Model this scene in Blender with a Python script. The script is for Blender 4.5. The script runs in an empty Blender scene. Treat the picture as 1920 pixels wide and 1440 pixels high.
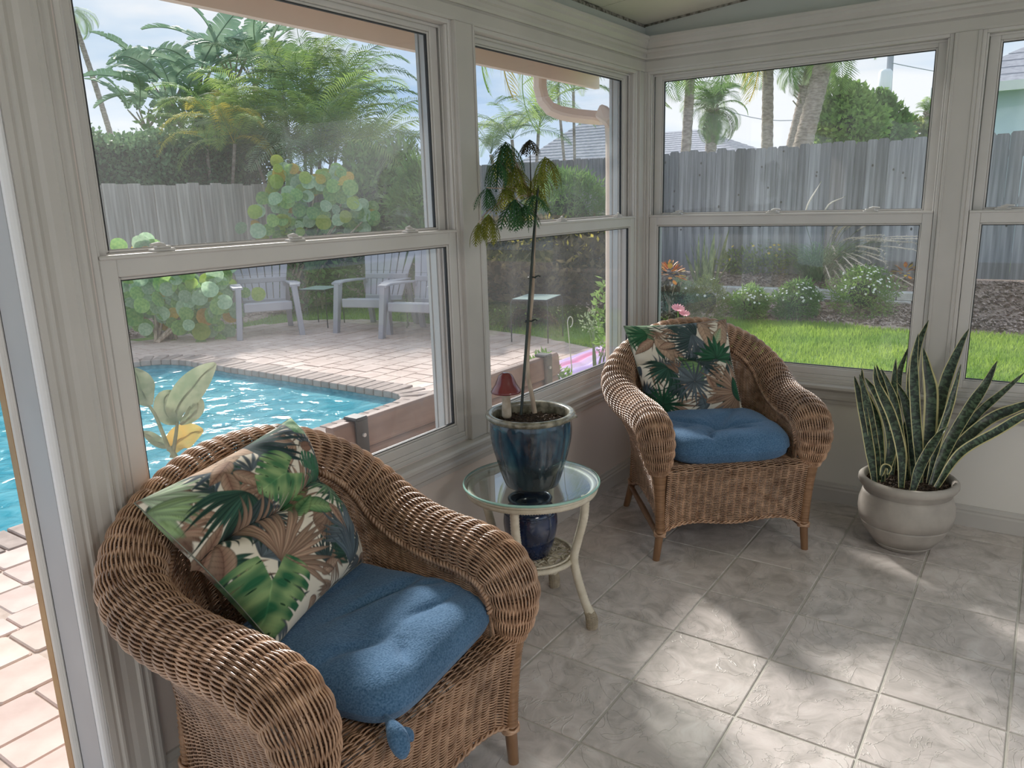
import bpy, math, random
import numpy as np
from mathutils import Vector, Matrix, Euler

PI = math.pi
C = bpy.context.scene.collection
scene = bpy.context.scene
rng = np.random.default_rng(7)
random.seed(7)

# ------------------------------------------------------------------ camera
FOC = 1448.5
CAM = np.array([-3.849, -1.792, 1.5])
def _cal():
    c = np.array([960., 720.])
    def d(vx, vy):
        a = np.array([vx - c[0], -(vy - c[1]), -FOC]); return a / np.linalg.norm(a)
    X = d(1980, 345); Y = d(-1200, 440); Y = Y - X * X.dot(Y); Y /= np.linalg.norm(Y)
    return np.array([X, Y, np.cross(X, Y)])
ROT = _cal()
cam_data = bpy.data.cameras.new('camera')
cam_data.sensor_width = 36.0
cam_data.sensor_fit = 'HORIZONTAL'
cam_data.lens = FOC / 1920 * 36.0
cam_data.clip_end = 300
cam = bpy.data.objects.new('camera', cam_data)
C.objects.link(cam)
m = Matrix([list(ROT[0]) + [CAM[0]], list(ROT[1]) + [CAM[1]], list(ROT[2]) + [CAM[2]], [0, 0, 0, 1]])
cam.matrix_world = m
scene.camera = cam

def ray(px, py): return ROT @ np.array([px - 960., 720. - py, -FOC])
def at_z(px, py, z=0.): r = ray(px, py); return CAM + r * (z - CAM[2]) / r[2]
def at_y(px, py, y=0.): r = ray(px, py); return CAM + r * (y - CAM[1]) / r[1]
def at_x(px, py, x=0.): r = ray(px, py); return CAM + r * (x - CAM[0]) / r[0]
def at_d(px, py, d): return CAM + ray(px, py) * d / FOC

# ------------------------------------------------------------------ light
scene.view_settings.view_transform = 'Standard'
scene.view_settings.look = 'None'
scene.view_settings.gamma = 1.0
scene.view_settings.exposure = 0.40
scene.view_settings.use_curve_mapping = False
cy = scene.cycles
cy.max_bounces = 8; cy.diffuse_bounces = 5; cy.glossy_bounces = 3; cy.transmission_bounces = 6
cy.transparent_max_bounces = 16; cy.caustics_reflective = False; cy.caustics_refractive = False
cy.sample_clamp_indirect = 4.0
try: cy.use_denoising = True
except Exception: pass

def make_world():
    w = bpy.data.worlds.new('sky'); scene.world = w; w.use_nodes = True
    nt = w.node_tree; nt.nodes.clear()
    N = nt.nodes.new; L = nt.links.new
    out = N('ShaderNodeOutputWorld'); bg = N('ShaderNodeBackground')
    tc = N('ShaderNodeTexCoord'); sep = N('ShaderNodeSeparateXYZ')
    L(tc.outputs['Generated'], sep.inputs[0])
    mp = N('ShaderNodeMapping'); mp.inputs['Scale'].default_value = (1.1, 1.1, 4.5)
    L(tc.outputs['Generated'], mp.inputs[0])
    nz = N('ShaderNodeTexNoise'); nz.inputs['Scale'].default_value = 1.7; nz.inputs['Detail'].default_value = 6
    nz.inputs['Roughness'].default_value = .55; nz.inputs['Distortion'].default_value = .4
    L(mp.outputs[0], nz.inputs['Vector'])
    cr = N('ShaderNodeValToRGB')
    cr.color_ramp.elements[0].position = .36; cr.color_ramp.elements[0].color = (.33, .54, .84, 1)
    cr.color_ramp.elements[1].position = .60; cr.color_ramp.elements[1].color = (.95, .97, 1.0, 1)
    e = cr.color_ramp.elements.new(.47); e.color = (.60, .75, .92, 1)
    L(nz.outputs[0], cr.inputs[0])
    # whiter towards the horizon, everywhere alike
    mr = N('ShaderNodeMapRange'); mr.inputs[1].default_value = 0; mr.inputs[2].default_value = .35
    mr.inputs[3].default_value = .38; mr.inputs[4].default_value = 0
    L(sep.outputs[2], mr.inputs[0])
    mix = N('ShaderNodeMix'); mix.data_type = 'RGBA'
    L(mr.outputs[0], mix.inputs[0]); L(cr.outputs[0], mix.inputs[6])
    mix.inputs[7].default_value = (.80, .88, .95, 1)
    L(mix.outputs[2], bg.inputs[0]); bg.inputs[1].default_value = SKY
    L(bg.outputs[0], out.inputs[0])
SKY = 0.85
make_world()
sd = bpy.data.lights.new('sun', 'SUN'); sd.energy = 4.3; sd.angle = math.radians(6.5); sd.color = (1, .96, .90)
sun = bpy.data.objects.new('sun', sd); C.objects.link(sun)
sun.rotation_euler = Vector((.66, 1.0, .77)).to_track_quat('Z', 'Y').to_euler()

ld = bpy.data.lights.new('room_fill_light', 'AREA'); ld.shape = 'DISK'; ld.size = 1.0; ld.energy = 42; ld.color = (1, .95, .91)  # unseen area light added behind the camera to brighten the room
fill_light = bpy.data.objects.new('room_fill_light', ld); C.objects.link(fill_light); fill_light.location = (-3.6, -4.4, 2.55)
# ------------------------------------------------------------------ helpers
def newmat(name):
    m = bpy.data.materials.new(name); m.use_nodes = True
    nt = m.node_tree; return m, nt, nt.nodes['Principled BSDF']

def noise_col(nt, c1, c2, scale, detail=4, coord='Object', stretch=(1, 1, 1), lo=.35, hi=.65, dist=0):
    N = nt.nodes.new; L = nt.links.new
    tc = N('ShaderNodeTexCoord'); mp = N('ShaderNodeMapping'); mp.inputs['Scale'].default_value = stretch
    L(tc.outputs[coord], mp.inputs[0])
    nz = N('ShaderNodeTexNoise'); nz.inputs['Scale'].default_value = scale; nz.inputs['Detail'].default_value = detail
    nz.inputs['Distortion'].default_value = dist
    L(mp.outputs[0], nz.inputs['Vector'])
    cr = N('ShaderNodeValToRGB')
    cr.color_ramp.elements[0].position = lo; cr.color_ramp.elements[0].color = (*c1, 1)
    cr.color_ramp.elements[1].position = hi; cr.color_ramp.elements[1].color = (*c2, 1)
    L(nz.outputs[0], cr.inputs[0])
    return cr, nz, mp

def add_bump(nt, bsdf, src, strength, dist=.002):
    b = nt.nodes.new('ShaderNodeBump'); b.inputs['Strength'].default_value = strength; b.inputs['Distance'].default_value = dist
    nt.links.new(src, b.inputs['Height']); nt.links.new(b.outputs[0], bsdf.inputs['Normal'])
    return b

def rand_tint(nt, col_out, amt=.25, hue=.0):
    """per-object brightness variation"""
    N = nt.nodes.new; L = nt.links.new
    oi = N('ShaderNodeObjectInfo'); hs = N('ShaderNodeHueSaturation')
    mr = N('ShaderNodeMapRange'); mr.inputs[3].default_value = 1 - amt; mr.inputs[4].default_value = 1 + amt
    L(oi.outputs['Random'], mr.inputs[0]); L(mr.outputs[0], hs.inputs['Value']); L(col_out, hs.inputs['Color'])
    if hue:
        m2 = N('ShaderNodeMapRange'); m2.inputs[3].default_value = .5 - hue; m2.inputs[4].default_value = .5 + hue
        mu = N('ShaderNodeMath'); mu.operation = 'FRACT'; mm = N('ShaderNodeMath'); mm.operation = 'MULTIPLY'; mm.inputs[1].default_value = 7.3
        L(oi.outputs['Random'], mm.inputs[0]); L(mm.outputs[0], mu.inputs[0]); L(mu.outputs[0], m2.inputs[0]); L(m2.outputs[0], hs.inputs['Hue'])
    return hs.outputs[0]

def M(name, c1, c2=None, scale=8, rough=.5, bump=0, bscale=None, bdist=.002, metallic=0, coat=0, spec=.5, stretch=(1, 1, 1),
      tint=0, hue=0, coord='Object', lo=.35, hi=.65, detail=4, dist=0, sheen=0):
    m, nt, b = newmat(name)
    c2 = c2 or c1
    cr, nz, mp = noise_col(nt, c1, c2, scale, detail, coord, stretch, lo, hi, dist)
    col = cr.outputs[0]
    if tint: col = rand_tint(nt, col, tint, hue)
    nt.links.new(col, b.inputs['Base Color'])
    b.inputs['Roughness'].default_value = rough; b.inputs['Metallic'].default_value = metallic
    b.inputs['Specular IOR Level'].default_value = spec
    b.inputs['Coat Weight'].default_value = coat; b.inputs['Coat Roughness'].default_value = .12
    if sheen: b.inputs['Sheen Weight'].default_value = sheen
    if bump:
        if bscale:
            n2 = nt.nodes.new('ShaderNodeTexNoise'); n2.inputs['Scale'].default_value = bscale; n2.inputs['Detail'].default_value = 3
            nt.links.new(mp.outputs[0], n2.inputs['Vector']); src = n2.outputs[0]
        else: src = nz.outputs[0]
        add_bump(nt, b, src, bump, bdist)
    return m

def leafmat(name, c1, c2, scale=3, trans=.4, rough=.45, tint=.25, hue=.02, spec=.15, stretch=(1, 1, 1)):
    m, nt, b = newmat(name); N = nt.nodes.new; L = nt.links.new
    cr, nz, mp = noise_col(nt, c1, c2, scale, 3, stretch=stretch)
    col = rand_tint(nt, cr.outputs[0], tint, hue)
    L(col, b.inputs['Base Color']); b.inputs['Roughness'].default_value = min(.75, rough + .2); b.inputs['Specular IOR Level'].default_value = spec
    tr = N('ShaderNodeBsdfTranslucent'); mx = N('ShaderNodeMixShader'); mx.inputs[0].default_value = trans
    hs = N('ShaderNodeHueSaturation'); hs.inputs['Hue'].default_value = .485; hs.inputs['Value'].default_value = 1.35
    L(col, hs.inputs['Color']); L(hs.outputs[0], tr.inputs[0])
    L(b.outputs[0], mx.inputs[1]); L(tr.outputs[0], mx.inputs[2])
    L(mx.outputs[0], nt.nodes['Material Output'].inputs[0])
    return m

def schlick(nt, f0=.04, normal=None, k=1.0):
    lw = nt.nodes.new('ShaderNodeLayerWeight'); lw.inputs['Blend'].default_value = .5
    if normal is not None: nt.links.new(normal, lw.inputs['Normal'])
    p = nt.nodes.new('ShaderNodeMath'); p.operation = 'POWER'; p.inputs[1].default_value = 5; nt.links.new(lw.outputs['Facing'], p.inputs[0])
    a = nt.nodes.new('ShaderNodeMath'); a.operation = 'MULTIPLY_ADD'; a.inputs[1].default_value = (1 - f0) * k; a.inputs[2].default_value = f0; nt.links.new(p.outputs[0], a.inputs[0])
    return a.outputs[0]

def tag(o, label=None, cat=None, group=None, kind=None):
    if label: o['label'] = label
    if cat: o['category'] = cat
    if group: o['group'] = group
    if kind: o['kind'] = kind
    return o

def thing(name, label, cat, loc=(0, 0, 0), rotz=0, group=None, kind=None):
    o = bpy.data.objects.new(name, None); C.objects.link(o)
    o.location = loc; o.rotation_euler = (0, 0, rotz); o.empty_display_size = .1
    return tag(o, label, cat, group, kind)

def setting(name, loc=(0, 0, 0)):
    o = bpy.data.objects.new(name, None); C.objects.link(o); o.location = loc; o['kind'] = 'structure'; return o

class MB:
    def __init__(s, off=(0, 0, 0), fn=None):
        s.v = []; s.q = []; s.t = []; s.n = 0; s.off = np.array(off, float); s.fn = fn; s.mi = []; s.col = []
    def add(s, V, Q=None, T=None, col=None):
        V = np.asarray(V, float).reshape(-1, 3)
        if s.fn: V = s.fn(V)
        s.v.append(V - s.off)
        if Q is not None and len(Q): s.q.append(np.asarray(Q, int).reshape(-1, 4) + s.n)
        if T is not None and len(T): s.t.append(np.asarray(T, int).reshape(-1, 3) + s.n)
        if col is not None: s.col.append(np.broadcast_to(np.asarray(col, float), (len(V), 3)))
        s.n += len(V); return s
    def box(s, a, b, R=None, c=None):
        a = np.minimum(a, b) if R is None else np.asarray(a, float); b_ = np.maximum(a, b) if R is None else np.asarray(b, float)
        x0, y0, z0 = a; x1, y1, z1 = b_
        V = np.array([[x0, y0, z0], [x1, y0, z0], [x1, y1, z0], [x0, y1, z0], [x0, y0, z1], [x1, y0, z1], [x1, y1, z1], [x0, y1, z1]], float)
        if R is not None:
            V = V @ np.asarray(R, float).T
            if c is not None: V = V + np.asarray(c, float)
        return s.add(V, [[3, 2, 1, 0], [4, 5, 6, 7], [0, 1, 5, 4], [1, 2, 6, 5], [2, 3, 7, 6], [3, 0, 4, 7]])
    def beam(s, p, q, w, h, up=(0, 0, 1)):
        p = np.asarray(p, float); q = np.asarray(q, float); d = q - p; L = np.linalg.norm(d); d /= L
        u = np.asarray(up, float); x = np.cross(d, u); x /= np.linalg.norm(x); z = np.cross(x, d)
        R = np.array([x, d, z]).T
        return s.box((-w / 2, 0, -h / 2), (w / 2, L, h / 2), R, p)
    def grid(s, P, closeu=False, closev=False, flip=False):
        P = np.asarray(P, float); a, b = P.shape[:2]
        I = np.arange(a * b).reshape(a, b)
        if closeu: I = np.vstack([I, I[:1]])
        if closev: I = np.hstack([I, I[:, :1]])
        Q = np.stack([I[:-1, :-1], I[1:, :-1], I[1:, 1:], I[:-1, 1:]], -1).reshape(-1, 4)
        if flip: Q = Q[:, ::-1]
        return s.add(P.reshape(-1, 3), Q)
    def tube(s, pts, r, n=8, cap=True):
        P = np.asarray(pts, float); r = np.broadcast_to(np.asarray(r, float), (len(P),))
        T = np.gradient(P, axis=0); T /= np.linalg.norm(T, axis=1)[:, None] + 1e-12
        up = np.array([0, 0, 1.]) if abs(T[0, 2]) < .9 else np.array([1., 0, 0])
        X = np.cross(T[0], up); X /= np.linalg.norm(X); rings = []
        for i in range(len(P)):
            X = X - T[i] * X.dot(T[i]); X /= np.linalg.norm(X); Y = np.cross(T[i], X)
            a = np.arange(n) * 2 * PI / n
            rings.append(P[i] + r[i] * (np.cos(a)[:, None] * X + np.sin(a)[:, None] * Y))
        s.grid(np.array(rings), closev=True)
        if cap:
            for ring, f in ((rings[0], 1), (rings[-1], -1)):
                c = ring.mean(0); V = np.vstack([ring, c]); k = np.arange(n); k2 = (k + 1) % n
                T3 = np.stack([k, k2, np.full(n, n)], -1)
                s.add(V, None, T3 if f < 0 else T3[:, ::-1])
        return s
    def lathe(s, prof, n=32, c=(0, 0, 0), close=False):
        prof = np.asarray(prof, float); a = np.arange(n) * 2 * PI / n
        P = np.stack([prof[:, 0, None] * np.cos(a), prof[:, 0, None] * np.sin(a), np.repeat(prof[:, 1, None], n, 1)], -1) + np.asarray(c, float)
        return s.grid(P, closev=True, flip=True)
    def extrude(s, prof, f0, f1):
        """closed 2-D profile placed by two functions -> prism"""
        A = np.array([f0(p) for p in prof]); B = np.array([f1(p) for p in prof]); n = len(prof)
        k = np.arange(n); k2 = (k + 1) % n
        s.add(np.vstack([A, B]), np.stack([k, k2, k2 + n, k + n], -1))
        s.add(np.vstack([A, A.mean(0)]), None, np.stack([k2, k, np.full(n, n)], -1))
        s.add(np.vstack([B, B.mean(0)]), None, np.stack([k, k2, np.full(n, n)], -1)); return s
    def mesh(s, name, smooth=False):
        V = np.vstack(s.v) if s.v else np.zeros((0, 3))
        Q = np.vstack(s.q) if s.q else np.zeros((0, 4), int); T = np.vstack(s.t) if s.t else np.zeros((0, 3), int)
        me = bpy.data.meshes.new(name)
        me.vertices.add(len(V)); me.vertices.foreach_set('co', V.astype(np.float32).ravel())
        nl = Q.size + T.size; me.loops.add(nl)
        me.loops.foreach_set('vertex_index', np.concatenate([Q.ravel(), T.ravel()]).astype(np.int32))
        me.polygons.add(len(Q) + len(T))
        st = np.concatenate([np.arange(len(Q)) * 4, len(Q) * 4 + np.arange(len(T)) * 3]).astype(np.int32)
        me.polygons.foreach_set('loop_start', st)
        me.polygons.foreach_set('use_smooth', np.full(len(Q) + len(T), bool(smooth)))
        if s.col:
            a = me.color_attributes.new('print', 'FLOAT_COLOR', 'POINT')
            c = np.ones((len(V), 4), np.float32); c[:, :3] = np.vstack(s.col); a.data.foreach_set('color', c.ravel())
        me.update(calc_edges=True); me.validate(); return me
    def build(s, name, mat, parent=None, smooth=False, bevel=0, kind=None, label=None, seg=1):
        me = s.mesh(name, smooth)
        if mat: me.materials.append(mat)
        return place(name, me, parent, bevel=bevel, kind=kind, label=label, seg=seg)

def place(name, me, parent=None, loc=None, rot=None, bevel=0, kind=None, label=None, scale=None, seg=1):
    o = bpy.data.objects.new(name, me); C.objects.link(o)
    if parent: o.parent = parent
    if loc is not None: o.location = loc
    if rot is not None: o.rotation_euler = rot
    if scale is not None: o.scale = scale
    if bevel:
        b = o.modifiers.new('bevel', 'BEVEL'); b.width = bevel; b.segments = seg; b.limit_method = 'ANGLE'; b.angle_limit = .6
    if kind: o['kind'] = kind
    if label: o['label'] = label
    return o

def rotz(a): c, s = math.cos(a), math.sin(a); return np.array([[c, -s, 0], [s, c, 0], [0, 0, 1]])
def spline(ctrl, n):
    """Catmull-Rom through control points, roughly even arc length"""
    P = np.asarray(ctrl, float); k = len(P)
    E = np.vstack([2 * P[0] - P[1], P, 2 * P[-1] - P[-2]]); out = []
    for i in range(k - 1):
        p0, p1, p2, p3 = E[i:i + 4]; t = np.linspace(0, 1, 24, endpoint=False)[:, None]
        out.append(.5 * (2 * p1 + (p2 - p0) * t + (2 * p0 - 5 * p1 + 4 * p2 - p3) * t ** 2 + (3 * p1 - p0 - 3 * p2 + p3) * t ** 3))
    out = np.vstack(out + [P[-1:]])
    d = np.concatenate([[0], np.cumsum(np.linalg.norm(np.diff(out[:, :3], axis=0), axis=1))])
    u = np.linspace(0, d[-1], n)
    return np.stack([np.interp(u, d, out[:, j]) for j in range(P.shape[1])], -1)
def unit(v): return v / (np.linalg.norm(v, axis=-1, keepdims=True) + 1e-12)

# ================================================================== SETTING
m_trim = M('white_trim_paint', (.54, .515, .485), (.60, .57, .54), 3, .38, bump=.15, bscale=60, bdist=.0006)
m_vinyl = M('white_vinyl', (.62, .595, .57), (.66, .635, .61), 5, .32)
m_wall = M('pale_pink_wall_paint', (.72, .645, .60), (.76, .68, .635), 2, .7, bump=.2, bscale=120, bdist=.0006)
m_wallr = M('cream_wall_paint', (.74, .715, .67), (.78, .75, .705), 2, .7, bump=.2, bscale=120, bdist=.0006)
m_band = M('grey_green_wall_paint', (.50, .52, .49), (.54, .56, .53), 2, .6)
m_ceil = M('ceiling_paint', (.66, .65, .57), (.70, .69, .61), 3, .7)
m_gasket = M('black_gasket', (.02, .022, .025), None, 5, .6)
m_track = M('grey_aluminium_track', (.42, .45, .47), (.5, .53, .55), 30, .4, stretch=(1, 1, .05), metallic=.2)
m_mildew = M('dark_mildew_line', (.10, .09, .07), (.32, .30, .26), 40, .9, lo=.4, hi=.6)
m_brass = M('bronze_weatherstrip', (.35, .19, .07), (.42, .25, .10), 10, .4)
m_stucco = M('pink_beige_stucco', (.62, .47, .38), (.68, .52, .43), 20, .85, bump=.4, bscale=80)

def glass_mat(name, dirt=.02, tint=(.985, .985, .985)):
    m, nt, b = newmat(name); N = nt.nodes.new; L = nt.links.new; nt.nodes.remove(b)
    tr = N('ShaderNodeBsdfTransparent'); tr.inputs[0].default_value = (*tint, 1)
    gl = N('ShaderNodeBsdfGlossy'); gl.inputs['Roughness'].default_value = .01
    mx = N('ShaderNodeMixShader'); L(schlick(nt, .035), mx.inputs[0]); L(tr.outputs[0], mx.inputs[1]); L(gl.outputs[0], mx.inputs[2])
    df = N('ShaderNodeBsdfTranslucent'); df.inputs[0].default_value = (.9, .9, .9, 1)
    tc = N('ShaderNodeTexCoord'); nz = N('ShaderNodeTexNoise'); nz.inputs['Scale'].default_value = 3; nz.inputs['Detail'].default_value = 8
    mp = N('ShaderNodeMapping'); mp.inputs['Scale'].default_value = (1, 1, .35); L(tc.outputs['Object'], mp.inputs[0]); L(mp.outputs[0], nz.inputs['Vector'])
    mr = N('ShaderNodeMapRange'); mr.inputs[1].default_value = .35; mr.inputs[2].default_value = .75; mr.inputs[3].default_value = dirt * .6; mr.inputs[4].default_value = dirt * 3
    L(nz.outputs[0], mr.inputs[0])
    m2 = N('ShaderNodeMixShader'); L(mr.outputs[0], m2.inputs[0]); L(mx.outputs[0], m2.inputs[1]); L(df.outputs[0], m2.inputs[2])
    L(m2.outputs[0], nt.nodes['Material Output'].inputs[0]); return m
m_glass = glass_mat('dusty_window_glass', .014)

WL = lambda V: np.stack([-V[:, 0], V[:, 1], V[:, 2]], -1)      # wall coords (u from corner, d outward, z) -> left wall
WR = lambda V: np.stack([V[:, 1], -V[:, 0], V[:, 2]], -1)      # -> right wall
ZS0, ZS1 = .60, 2.115                                         # window opening heights

def frame4(mb, u0, u1, z0, z1, w, d0, d1, wt=None, wb=None):
    wt = wt or w; wb = wb or w
    mb.box((u0, d0, z0), (u0 + w, d1, z1)); mb.box((u1 - w, d0, z0), (u1, d1, z1))
    mb.box((u0 + w, d0, z0), (u1 - w, d1, z0 + wb)); mb.box((u0 + w, d0, z1 - wt), (u1 - w, d1, z1))

def window(idx, fn, u0, u1, locks):
    root = setting('window_%d' % idx)
    # fixed frame with stepped tracks
    f = MB(fn=fn)
    frame4(f, u0, u1, ZS0, ZS1, .016, -.002, .145)
    frame4(f, u0 + .016, u1 - .016, ZS0 + .016, ZS1 - .016, .006, .034, .040, wt=.010, wb=.01)
    frame4(f, u0 + .016, u1 - .016, ZS0 + .016, ZS1 - .016, .010, .078, .145, wt=.012)
    for a, b in ((u0 + .016, u0 + .024), (u1 - .024, u1 - .016)):
        f.box((a, .004, 1.40), (b, .016, ZS1 - .016))
    f.box((u0 + .016, .0, ZS0 + .016), (u1 - .016, .03, ZS0 + .034))
    f.build('frame', m_vinyl, root, bevel=.002)
    tr = MB(fn=fn)
    for a, b in ((u0 + .0165, u0 + .032), (u1 - .032, u1 - .0165)):
        tr.box((a, .092, ZS0 + .03), (b, .118, ZS1 - .03))
        tr.box((a, .126, ZS0 + .03), (b, .138, ZS1 - .03))
    tr.build('screen_track', m_track, root)
    # upper sash (outer track)
    us = MB(fn=fn); a, b = u0 + .024, u1 - .024
    frame4(us, a, b, 1.365, ZS1 - .012, .038, .044, .074, wt=.03, wb=.04)
    frame4(us, a + .038, b - .038, 1.405, ZS1 - .042, .008, .050, .068)
    u = us.build('upper_sash', m_vinyl, root, bevel=.0025)
    g = MB(fn=fn); frame4(g, a + .046, b - .046, 1.41, ZS1 - .05, .003, .052, .064); g.build('gasket', m_gasket, u)
    g = MB(fn=fn); g.box((a + .046, .057, 1.41), (b - .046, .060, ZS1 - .05)); g.build('pane', m_glass, u)
    # lower sash (inner track)
    ls = MB(fn=fn); a, b = u0 + .018, u1 - .018
    frame4(ls, a, b, .634, 1.402, .042, .002, .032, wt=.052, wb=.034)
    frame4(ls, a + .042, b - .042, .668, 1.350, .007, .008, .026)
    ls.box((a, -.004, 1.392), (b, .004, 1.402))
    l = ls.build('lower_sash', m_vinyl, root, bevel=.0025)
    g = MB(fn=fn); frame4(g, a + .049, b - .049, .675, 1.343, .003, .012, .024); g.build('gasket', m_gasket, l)
    g = MB(fn=fn); g.box((a + .049, .016, .675), (b - .049, .019, 1.343)); g.build('pane', m_glass, l)
    for t in locks:
        k = MB(fn=fn); c = u0 + (u1 - u0) * t
        k.box((c - .030, .010, 1.402), (c + .030, .036, 1.409)); k.box((c - .022, .014, 1.409), (c + .018, .032, 1.416))
        k.tube([(c - .005, .023, 1.416), (c + .012, .015, 1.421), (c + .04, .004, 1.420)], [.007, .006, .004], 6)
        k.build('sash_lock', m_vinyl, root, bevel=.002)
    return root
window(1, WL, 1.57, 2.925, (.18, .55, .86))
window(2, WL, .075, 1.462, (.12, .52))
window(3, WR, .02, 1.385, (.12, .48, .8))
window(4, WR, 1.484, 2.85, (.1, .5))

# walls ------------------------------------------------------------
TH = .15
wl = setting('wall_left')
mb = MB(fn=WL)
mb.box((-.15, 0, -.12), (3.065, TH, ZS0)); mb.box((-.15, 0, ZS1), (7., TH, 2.335))
mb.box((-.15, 0, ZS0), (.075, TH, ZS1)); mb.box((1.462, 0, ZS0), (1.57, TH, ZS1)); mb.box((2.925, 0, ZS0), (3.065, TH, ZS1))
mb.box((4.75, 0, -.12), (7., TH, ZS1))
mb.build('wall_panel', m_wall, wl)
mb = MB(fn=WL); mb.box((-.15, TH, -.12), (3.07, TH + .012, ZS0)); mb.box((-.15, TH, ZS1), (7, TH + .012, 2.3))
mb.build('stucco_skin', m_stucco, wl)
wr = setting('wall_right')
mb = MB(fn=WR)
mb.box((0, 0, -.12), (6., TH, ZS0))
mb.box((0, 0, ZS0), (.02, TH, ZS1)); mb.box((1.385, 0, ZS0), (1.484, TH, ZS1)); mb.box((2.85, 0, ZS0), (6., TH, ZS1))
mb.build('wall_panel', m_wallr, wr)
# gable part above the windows, rising away from the corner
CS = .083
mb = MB()
prof = [(0, ZS1), (0, 2.335), (-6, 2.335 + 6 * CS), (-6, ZS1)]
mb.extrude(prof, lambda p: (0, p[0], p[1]), lambda p: (TH, p[0], p[1])); mb.build('gable_band', m_band, wr)
mb = MB(fn=WL); mb.box((0, -.004, 2.27), (7, 0, 2.335)); mb.build('wall_band', m_band, wl)
# back and side of the room, behind the camera: low wall, posts and header around open glazing
wb = setting('wall_back')
mb = MB(); mb.box((-7, -6.15, -.12), (.15, -6., .6)); mb.box((-7, -6.15, 2.35), (.15, -6., 2.9))
for x in (-7, -5.2, -3.4, -1.6, .03): mb.box((x, -6.15, .6), (x + .12, -6., 2.35))
mb.build('wall_panel', m_wallr, wb)
ws = setting('wall_side')
mb = MB(); mb.box((-7.15, -6.15, -.12), (-7., .15, .6))
for y in (-6.1, -4, -2, 0): mb.box((-7.15, y, .6), (-7., y + .12, 2.3))
mb.build('wall_panel', m_wallr, ws)

# ceiling: sloped boards with open seams ------------------------------
ce = setting('ceiling')
mb = MB(); mb.extrude([(.15, 2.35), (.15, 2.45), (-6.15, 2.45 + 6.3 * CS), (-6.15, 2.35 + 6.3 * CS)], lambda p: (-7.15, p[0], p[1]), lambda p: (.15, p[0], p[1]))
mb.build('roof_deck', m_ceil, ce)
Rs = np.array([[1, 0, 0], [0, math.cos(-math.atan(CS)), -math.sin(-math.atan(CS))], [0, math.sin(-math.atan(CS)), math.cos(-math.atan(CS))]])
panel = MB(); panel.box((-.608, -1.205, 0), (.608, 1.205, .012)); pm = panel.mesh('ceiling_panel'); pm.materials.append(m_ceil)
for i in range(6):
    for j in range(3):
        yc = -1.21 - 2.42 * j
        place('ceiling_panel', pm, ce, loc=(-.48 - .61 + 1.22 * (0 if i == 0 else 0) - 1.22 * (i - .0) + (0), yc, 2.333 - CS * yc + .002), rot=(-math.atan(CS), 0, 0), bevel=.002)
cp = MB(); cp.box((-.48 + .003, -2.41, 0), (0, 0, .012))
o = cp.build('ceiling_panel', m_ceil, ce); o.location = (0, 0, 2.335); o.rotation_euler = (-math.atan(CS), 0, 0)

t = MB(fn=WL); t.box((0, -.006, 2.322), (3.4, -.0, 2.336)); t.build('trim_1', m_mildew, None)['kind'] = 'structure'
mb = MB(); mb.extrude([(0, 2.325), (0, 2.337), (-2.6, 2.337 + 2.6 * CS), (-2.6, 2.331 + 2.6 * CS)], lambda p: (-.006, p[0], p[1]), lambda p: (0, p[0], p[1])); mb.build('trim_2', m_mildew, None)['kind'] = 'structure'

# trims -----------------------------------------------------------------
def run(fn, prof, u0, u1, name, mat, mit0=0, mit1=0, bevel=0):
    """profile (d, z) run along u; mit: extra length per inward depth"""
    b = MB(fn=fn)
    b.extrude(prof, lambda p: (u0 - mit0 * p[0], p[0], p[1]), lambda p: (u1 + mit1 * p[0], p[0], p[1]))
    o = b.build(name, mat, None, bevel=bevel); o['kind'] = 'structure'; return o
crown = [(0, 2.168), (-.020, 2.168), (-.024, 2.176), (-.024, 2.192), (-.034, 2.198), (-.036, 2.210), (-.030, 2.218), (-.036, 2.226), (-.046, 2.238), (-.047, 2.252), (-.054, 2.258), (-.054, 2.270), (0, 2.272)]
run(WL, crown, 0, 7, 'trim_3', m_trim, mit0=1); run(WR, crown, 0, 6, 'trim_4', m_trim, mit0=1)
head = [(0, 2.112), (-.012, 2.112), (-.014, 2.122), (-.014, 2.158), (-.010, 2.166), (-.010, 2.176), (0, 2.176)]
run(WL, head, 0, 7, 'trim_5', m_trim, mit0=1); run(WR, head, 0, 6, 'trim_6', m_trim, mit0=1)
stool = [(.01, .572), (.01, .596), (-.046, .596), (-.054, .590), (-.054, .578), (-.047, .572), (-.030, .570), (-.022, .560), (-.022, .545), (-.026, .538), (-.026, .524), (-.018, .516), (-.016, .500), (0, .498), (0, .572)]
run(WL, stool, 0, 2.93, 'trim_7', m_trim, mit0=1); run(WR, stool, 0, 6, 'trim_8', m_trim, mit0=1)
basep = [(0, 0), (-.016, 0), (-.016, .062), (-.011, .070), (-.013, .078), (-.008, .086), (-.006, .096), (0, .098)]
run(WL, basep, 0, 2.945, 'baseboard_left', m_trim, mit0=1); run(WR, basep, 0, 6, 'baseboard_right', m_trim, mit0=1)
def post(fn, u0, u1, name, d=-.018, z0=.596, z1=2.112):
    b = MB(fn=fn); b.box((u0, d, z0), (u1, .002, z1))
    w = (u1 - u0)
    for a in (u0, u1 - .012): b.box((a, d - .004, z0), (a + .012, d, z1))
    o = b.build(name, m_trim, None, bevel=.003); o['kind'] = 'structure'
post(WL, 1.459, 1.573, 'trim_9'); post(WR, 1.388, 1.482, 'trim_10')
post(WL, 0, .072, 'trim_11', d=-.010)
b = MB(fn=WR); b.box((0, -.012, .596), (.0195, .002, 2.112)); o = b.build('trim_12', m_trim, None, bevel=.002); o['kind'] = 'structure'
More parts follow.
